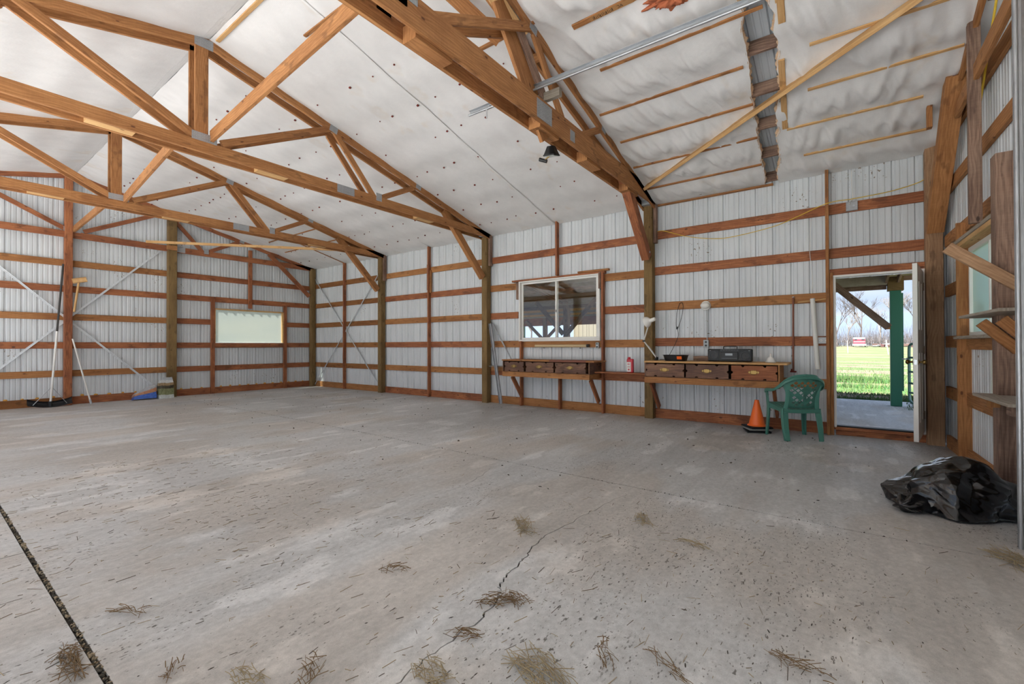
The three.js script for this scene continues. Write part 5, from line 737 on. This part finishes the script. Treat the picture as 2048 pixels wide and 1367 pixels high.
{ // lean-to along the outside of the bench wall
  const t = thing('lean_to', 'weathered timber lean-to roof outside the door and window', 'lean-to', [-7, 0, -3.8]);
  const B = (n, x0, x1, y0, y1, z0, z1, m) => bx(t, n, x0 + 7, x1 + 7, y0, y1, z0 + 3.8, z1 + 3.8, m);
  B('eave_beam', -15, -0.28, 2.34, 2.58, -3.86, -3.8, M.dark); B('eave_beam', -15, -0.28, 2.42, 2.6, -3.72, -3.68, M.grey);
  for (const x of [-3.81, -7.47, -11.1]) B('post', x - 0.075, x + 0.075, 0.05, 2.62, -3.86, -3.71, M.dark);
  for (const x of [-0.2, -3.81, -7.47, -11.1]) for (const s of [-1, 1]) { if (x > -1 && s > 0) continue; beam(t, 'knee_timber', V(x + 7 + s * 0.06, 1.58, 0.12), V(x + 7 + s * 1.0, 2.56, 0.12), 0.13, 0.04, M.dark); }
  for (let k = 0; k < 7; k++) { const z = -0.35 - k * 0.6, y = 3.26 + z * 0.16; B('purlin', -15, 0.2, y - 0.12, y - 0.03, z - 0.02, z + 0.02, k % 2 ? M.grey : M.dark); }
  for (const x of [-0.2, -3.81, -7.47, -11.1]) for (const s of [-0.09, 0.09]) beam(t, 'rafter', V(x + 7 + s, 3.06, 3.62), V(x + 7 + s, 2.48, -0.1), 0.14, 0.038, M.dark);
  // deeper bay of the lean-to beyond the window
  B('eave_beam', -17, -5.6, 2.08, 2.44, -8.4, -8.34, M.red); for (const [x, m] of [[-11.1, M.dark], [-7.47, M.dark], [-12.25, M.greenMetal], [-14.8, M.dark]]) B('post', x - 0.08, x + 0.08, 0.0, 2.45, -8.45, -8.3, m);
  for (const x of [-11.1, -7.47]) for (const s of [-1, 1]) beam(t, 'knee_timber', V(x + 7 + s * 0.06, 1.5, -4.5), V(x + 7 + s * 0.95, 2.3, -4.5), 0.13, 0.04, M.dark);
  for (let k = 0; k < 6; k++) { const z = -4.7 - k * 0.68, y = 2.62 + (z + 4.4) * 0.03; B('purlin', -17, -5.6, y - 0.12, y - 0.03, z - 0.02, z + 0.02, k % 2 ? M.grey : M.pale); }
  for (let x = -17; x < -5.7; x += 0.914) { const g = gridGeo(16, 1, (u, v) => { const xx = x + u * 0.914; return [xx + 7, mix(2.63, 2.5, v) + 0.012 * Math.cos(u * 8 * Math.PI), mix(-4.3, -8.7, v) + 3.8, xx, v * 4]; }); add(t, 'roof_sheet', g, std({ color: 0x8a7a66, roughness: 0.7, metalness: 0.2, side: THREE.DoubleSide })); }
  for (let x = -15; x < 0.3; x += 0.914) { const g = gridGeo(16, 1, (u, v) => { const xx = x + u * 0.914; return [xx + 7, 3.26 + mix(0, -4.4, v) * 0.16 + 0.012 * Math.cos(u * 8 * Math.PI), mix(-0.14, -4.4, v) + 3.8, xx, v * 4]; }); add(t, 'roof_sheet', g, std({ color: 0x8a7a66, roughness: 0.7, metalness: 0.2, side: THREE.DoubleSide })); }
}
{ const t = thing('gate_post', 'green steel clad post outside the open door', 'post', [-0.15, 0.05, -3.82]); add(t, 'post', rbox(0.17, 2.3, 0.17, 0.01, 2), M.greenMetal).position.y = 1.15; add(t, 'flange', rbox(0.03, 1.9, 0.1, 0.006, 2), M.greenMetal).position.set(0.1, 1.25, 0.0); add(t, 'cap_block', boardGeo(0.24, 0.26, 0.24), M.post).position.set(0.0, 2.38, 0.02); bx(t, 'brace_seat', -0.15, -0.085, 1.5, 1.62, 0.0, 0.12, M.fir); add(t, 'hinge_pin', merge([at(cyl(0.012, 0.012, 0.16, 8), 0.1, 0.92, 0.06, 0, 0, Math.PI / 2), at(cyl(0.02, 0.02, 0.05, 8), 0.17, 0.92, 0.06)]), M.steel); }
{ const t = thing('pasture_gate', 'tubular green and grey pasture gate hung on the green post', 'gate', [0.04, 0.05, -3.74]); const e = V(0.78, 0, 1.9), bar = (y, y2 = y) => rod(V(0, y, 0), e.clone().add(V(0, y2, 0)), 0.02, 12); const gm = std({ color: 0x6d8f8a, roughness: 0.4, metalness: 0.3 });
  for (const y of [0.95, 0.68, 0.46, 0.28]) add(t, 'gate_bar', bar(y), gm); add(t, 'gate_frame', tube([[0.78, 1.22, 1.9], [0.12, 1.22, 0.3], [0.02, 1.2, 0.04], [0, 1.1, 0], [0, 0.5, 0], [0, 0.18, 0], [0.02, 0.1, 0.05], [0.12, 0.08, 0.3], [0.78, 0.08, 1.9]], 0.024, 80, 10), gm); add(t, 'gate_stay', rod(V(0.4, 0.08, 1.0), V(0.4, 1.22, 1.0), 0.016, 10), gm); }
{ // horse trailer far off
  const t = thing('horse_trailer', 'small red and white livestock trailer parked across the pasture', 'trailer', [2.3, 0.7, -143]); const wh = std({ color: 0x8a8a8a, roughness: 0.6 }), rd = std({ color: 0x6c1c28, roughness: 0.5 }); add(t, 'body', rbox(2.5, 1.5, 4, 0.12, 3), rd).position.y = 1.35; add(t, 'roof', rbox(2.5, 0.5, 4.1, 0.22, 4), wh).position.y = 2.2; add(t, 'bumper', rbox(2.9, 0.5, 0.3, 0.06, 2), wh).position.set(0, 0.5, 2.0); for (const s of [-1, 1]) { add(t, 'rear_window', rbox(0.6, 0.35, 0.04, 0.03, 2), M.black).position.set(s * 0.75, 1.85, 2.0); add(t, 'wheel', at(cyl(0.38, 0.38, 0.22, 20), s * 1.25, 0.38, 0.3, 0, 0, Math.PI / 2), M.black); } add(t, 'stripe', rbox(2.4, 0.14, 0.03, 0.01, 1), wh).position.set(0, 1.3, 2.02); }
{ const t = thing('scrap_pile', 'low heap of scrap and lumber beside the trailer', 'scrap', [9, 0.7, -142]); const q = rng(9); for (let k = 0; k < 12; k++) { const c = [0x46322a, 0x5c5a58, 0x3c201e, 0x75706a][k % 4]; const m = add(t, 'scrap_piece', rbox(0.6 + q() * 2.2, 0.2 + q() * 0.7, 0.6 + q(), 0.05, 1), std({ color: c, roughness: 0.9 })); m.position.set(-3.5 + k * 0.75, 0.25 + q() * 0.2, q()); m.rotation.set(0, q() * 3, (q() - 0.5) * 0.3); } }
function bareTree(label, x, z, h, seed, light) {
  const q = rng(seed), list = []; const grow = (p, d, l, r, n) => { const e = p.clone().add(d.clone().multiplyScalar(l)); list.push(rod(p, e, r, n > 2 ? 6 : 3, r * 0.66)); if (n === 0) return; const k = n > 3 ? 3 : n > 1 ? 4 : 3; for (let i = 0; i < k; i++) { const a = q() * 6.28, t = 0.3 + q() * 0.55; const nd = d.clone().add(V(Math.cos(a) * t, 0.15 + q() * 0.25, Math.sin(a) * t)).normalize(); const s = p.clone().lerp(e, 0.55 + q() * 0.45); grow(s, nd, l * (0.58 + q() * 0.24), r * 0.55, n - 1); } };
  const t = thing('bare_tree', label, 'tree', [x, 0.65, z]); grow(V(0, -0.3, 0), V((q() - 0.5) * 0.12, 1, 0).normalize(), h * 0.34, h * 0.017, 5); add(t, 'trunk_and_branches', merge(list), std({ color: light ? 0x6e665f : 0x3f3630, roughness: 1 })); }
[[-8, -146, 15, 1], [-2.6, -158, 18, 0], [0.2, -172, 14, 1], [3.6, -186, 20, 0], [7.4, -160, 14, 1], [10.8, -176, 21, 1], [14.5, -150, 15, 0], [19, -164, 19, 1], [-14, -185, 15, 0], [27, -150, 16, 0], [-62, -66, 12, 1], [-48, -62, 11, 0], [-76, -74, 13, 1]].forEach(([x, z, h, l], i) => bareTree(['slender grey bare tree left of the trailer', 'dark bare tree just left of the trailer', 'pale bare tree behind the trailer', 'tall dark bare tree right behind the trailer', 'pale bare tree above the scrap heap', 'tallest pale bare tree beside the green post', 'dark bare tree behind the green post', 'tall pale bare tree right of the green post', 'dark bare tree hidden behind the door frame', 'dark bare tree behind the door leaf', 'pale bare tree seen through the left window sash', 'dark bare tree seen at the window mullion', 'pale bare tree at the left edge of the window view'][i], x, z, h, 800 + i * 13, l));
{ const q = rng(66), mats = [], cols = []; const tw = new THREE.CylinderGeometry(0.25, 1, 1, 3); tw.translate(0, 0.5, 0); for (let i = 0; i < 5200; i++) { const x = -28 + q() * 62, z = -168 + q() * 14, h = 1.5 + q() * q() * 6.5; mats.push(new THREE.Matrix4().compose(V(x, 0.6 + q() * 1.5, z), new THREE.Quaternion().setFromEuler(new THREE.Euler((q() - 0.5) * 1.0, q() * 6, (q() - 0.5) * 1.0)), V(0.035, h, 0.035))); const c = q() * 0.1; cols.push(new THREE.Color().setRGB(0.06 + c * 0.5, 0.045 + c * 0.5, 0.04 + c * 0.5)); } stuff(scene, 'brush_thicket', tw, std({ roughness: 1 }), mats, 'grey-brown leafless brush thicket along the far edge of the pasture', 'brush', cols); }
for (const [x, z, l] of [[-0.6, -60, 'thin fence stake standing left in the pasture'], [2.6, -52, 'leaning fence stake right of centre in the pasture']]) { const t = thing('fence_stake', l, 'stake', [x, 0.28, z]); const m = add(t, 'stake', boardGeo(1.5, 0.07, 0.07), M.grey); m.rotation.z = Math.PI / 2 + (x > 0 ? 0.12 : 0.03); m.position.y = 0.7; }
{ const g = gridGeo(120, 16, (u, v) => { const x = mix(-1700, 1900, u), h = 70 + 60 * fbm(u * 7, 1, 4, 21) + 14 * fbm(u * 40, v * 5, 3, 22); return [x, -5 + h * v, -1500 - v * 260, x * 0.01, v * 3]; }); const m = new THREE.Mesh(g, std({ color: 0x424b57, roughness: 1, side: THREE.DoubleSide })); m.name = 'hills'; m.userData = { kind: 'structure', label: 'blue-grey hill ridge behind the bare trees', category: 'hills' }; scene.add(m); }
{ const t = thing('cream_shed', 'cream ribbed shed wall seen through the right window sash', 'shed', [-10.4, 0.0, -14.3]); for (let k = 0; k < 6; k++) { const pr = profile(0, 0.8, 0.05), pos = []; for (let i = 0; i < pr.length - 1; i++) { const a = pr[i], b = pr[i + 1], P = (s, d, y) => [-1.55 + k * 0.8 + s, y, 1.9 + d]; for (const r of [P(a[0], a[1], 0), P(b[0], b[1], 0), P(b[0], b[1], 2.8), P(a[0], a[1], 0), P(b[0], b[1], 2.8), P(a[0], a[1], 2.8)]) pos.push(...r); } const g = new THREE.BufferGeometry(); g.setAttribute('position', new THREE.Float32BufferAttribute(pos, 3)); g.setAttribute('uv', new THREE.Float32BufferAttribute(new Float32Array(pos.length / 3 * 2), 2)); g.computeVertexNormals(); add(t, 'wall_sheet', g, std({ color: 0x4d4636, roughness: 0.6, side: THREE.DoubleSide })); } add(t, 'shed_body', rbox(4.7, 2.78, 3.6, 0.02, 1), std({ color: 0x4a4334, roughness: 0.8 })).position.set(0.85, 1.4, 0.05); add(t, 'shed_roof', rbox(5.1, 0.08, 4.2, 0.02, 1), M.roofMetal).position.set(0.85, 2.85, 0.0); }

scene.traverse((o) => { if (o.isMesh) { o.castShadow = true; o.receiveShadow = true; } });
renderer.render(scene, camera);
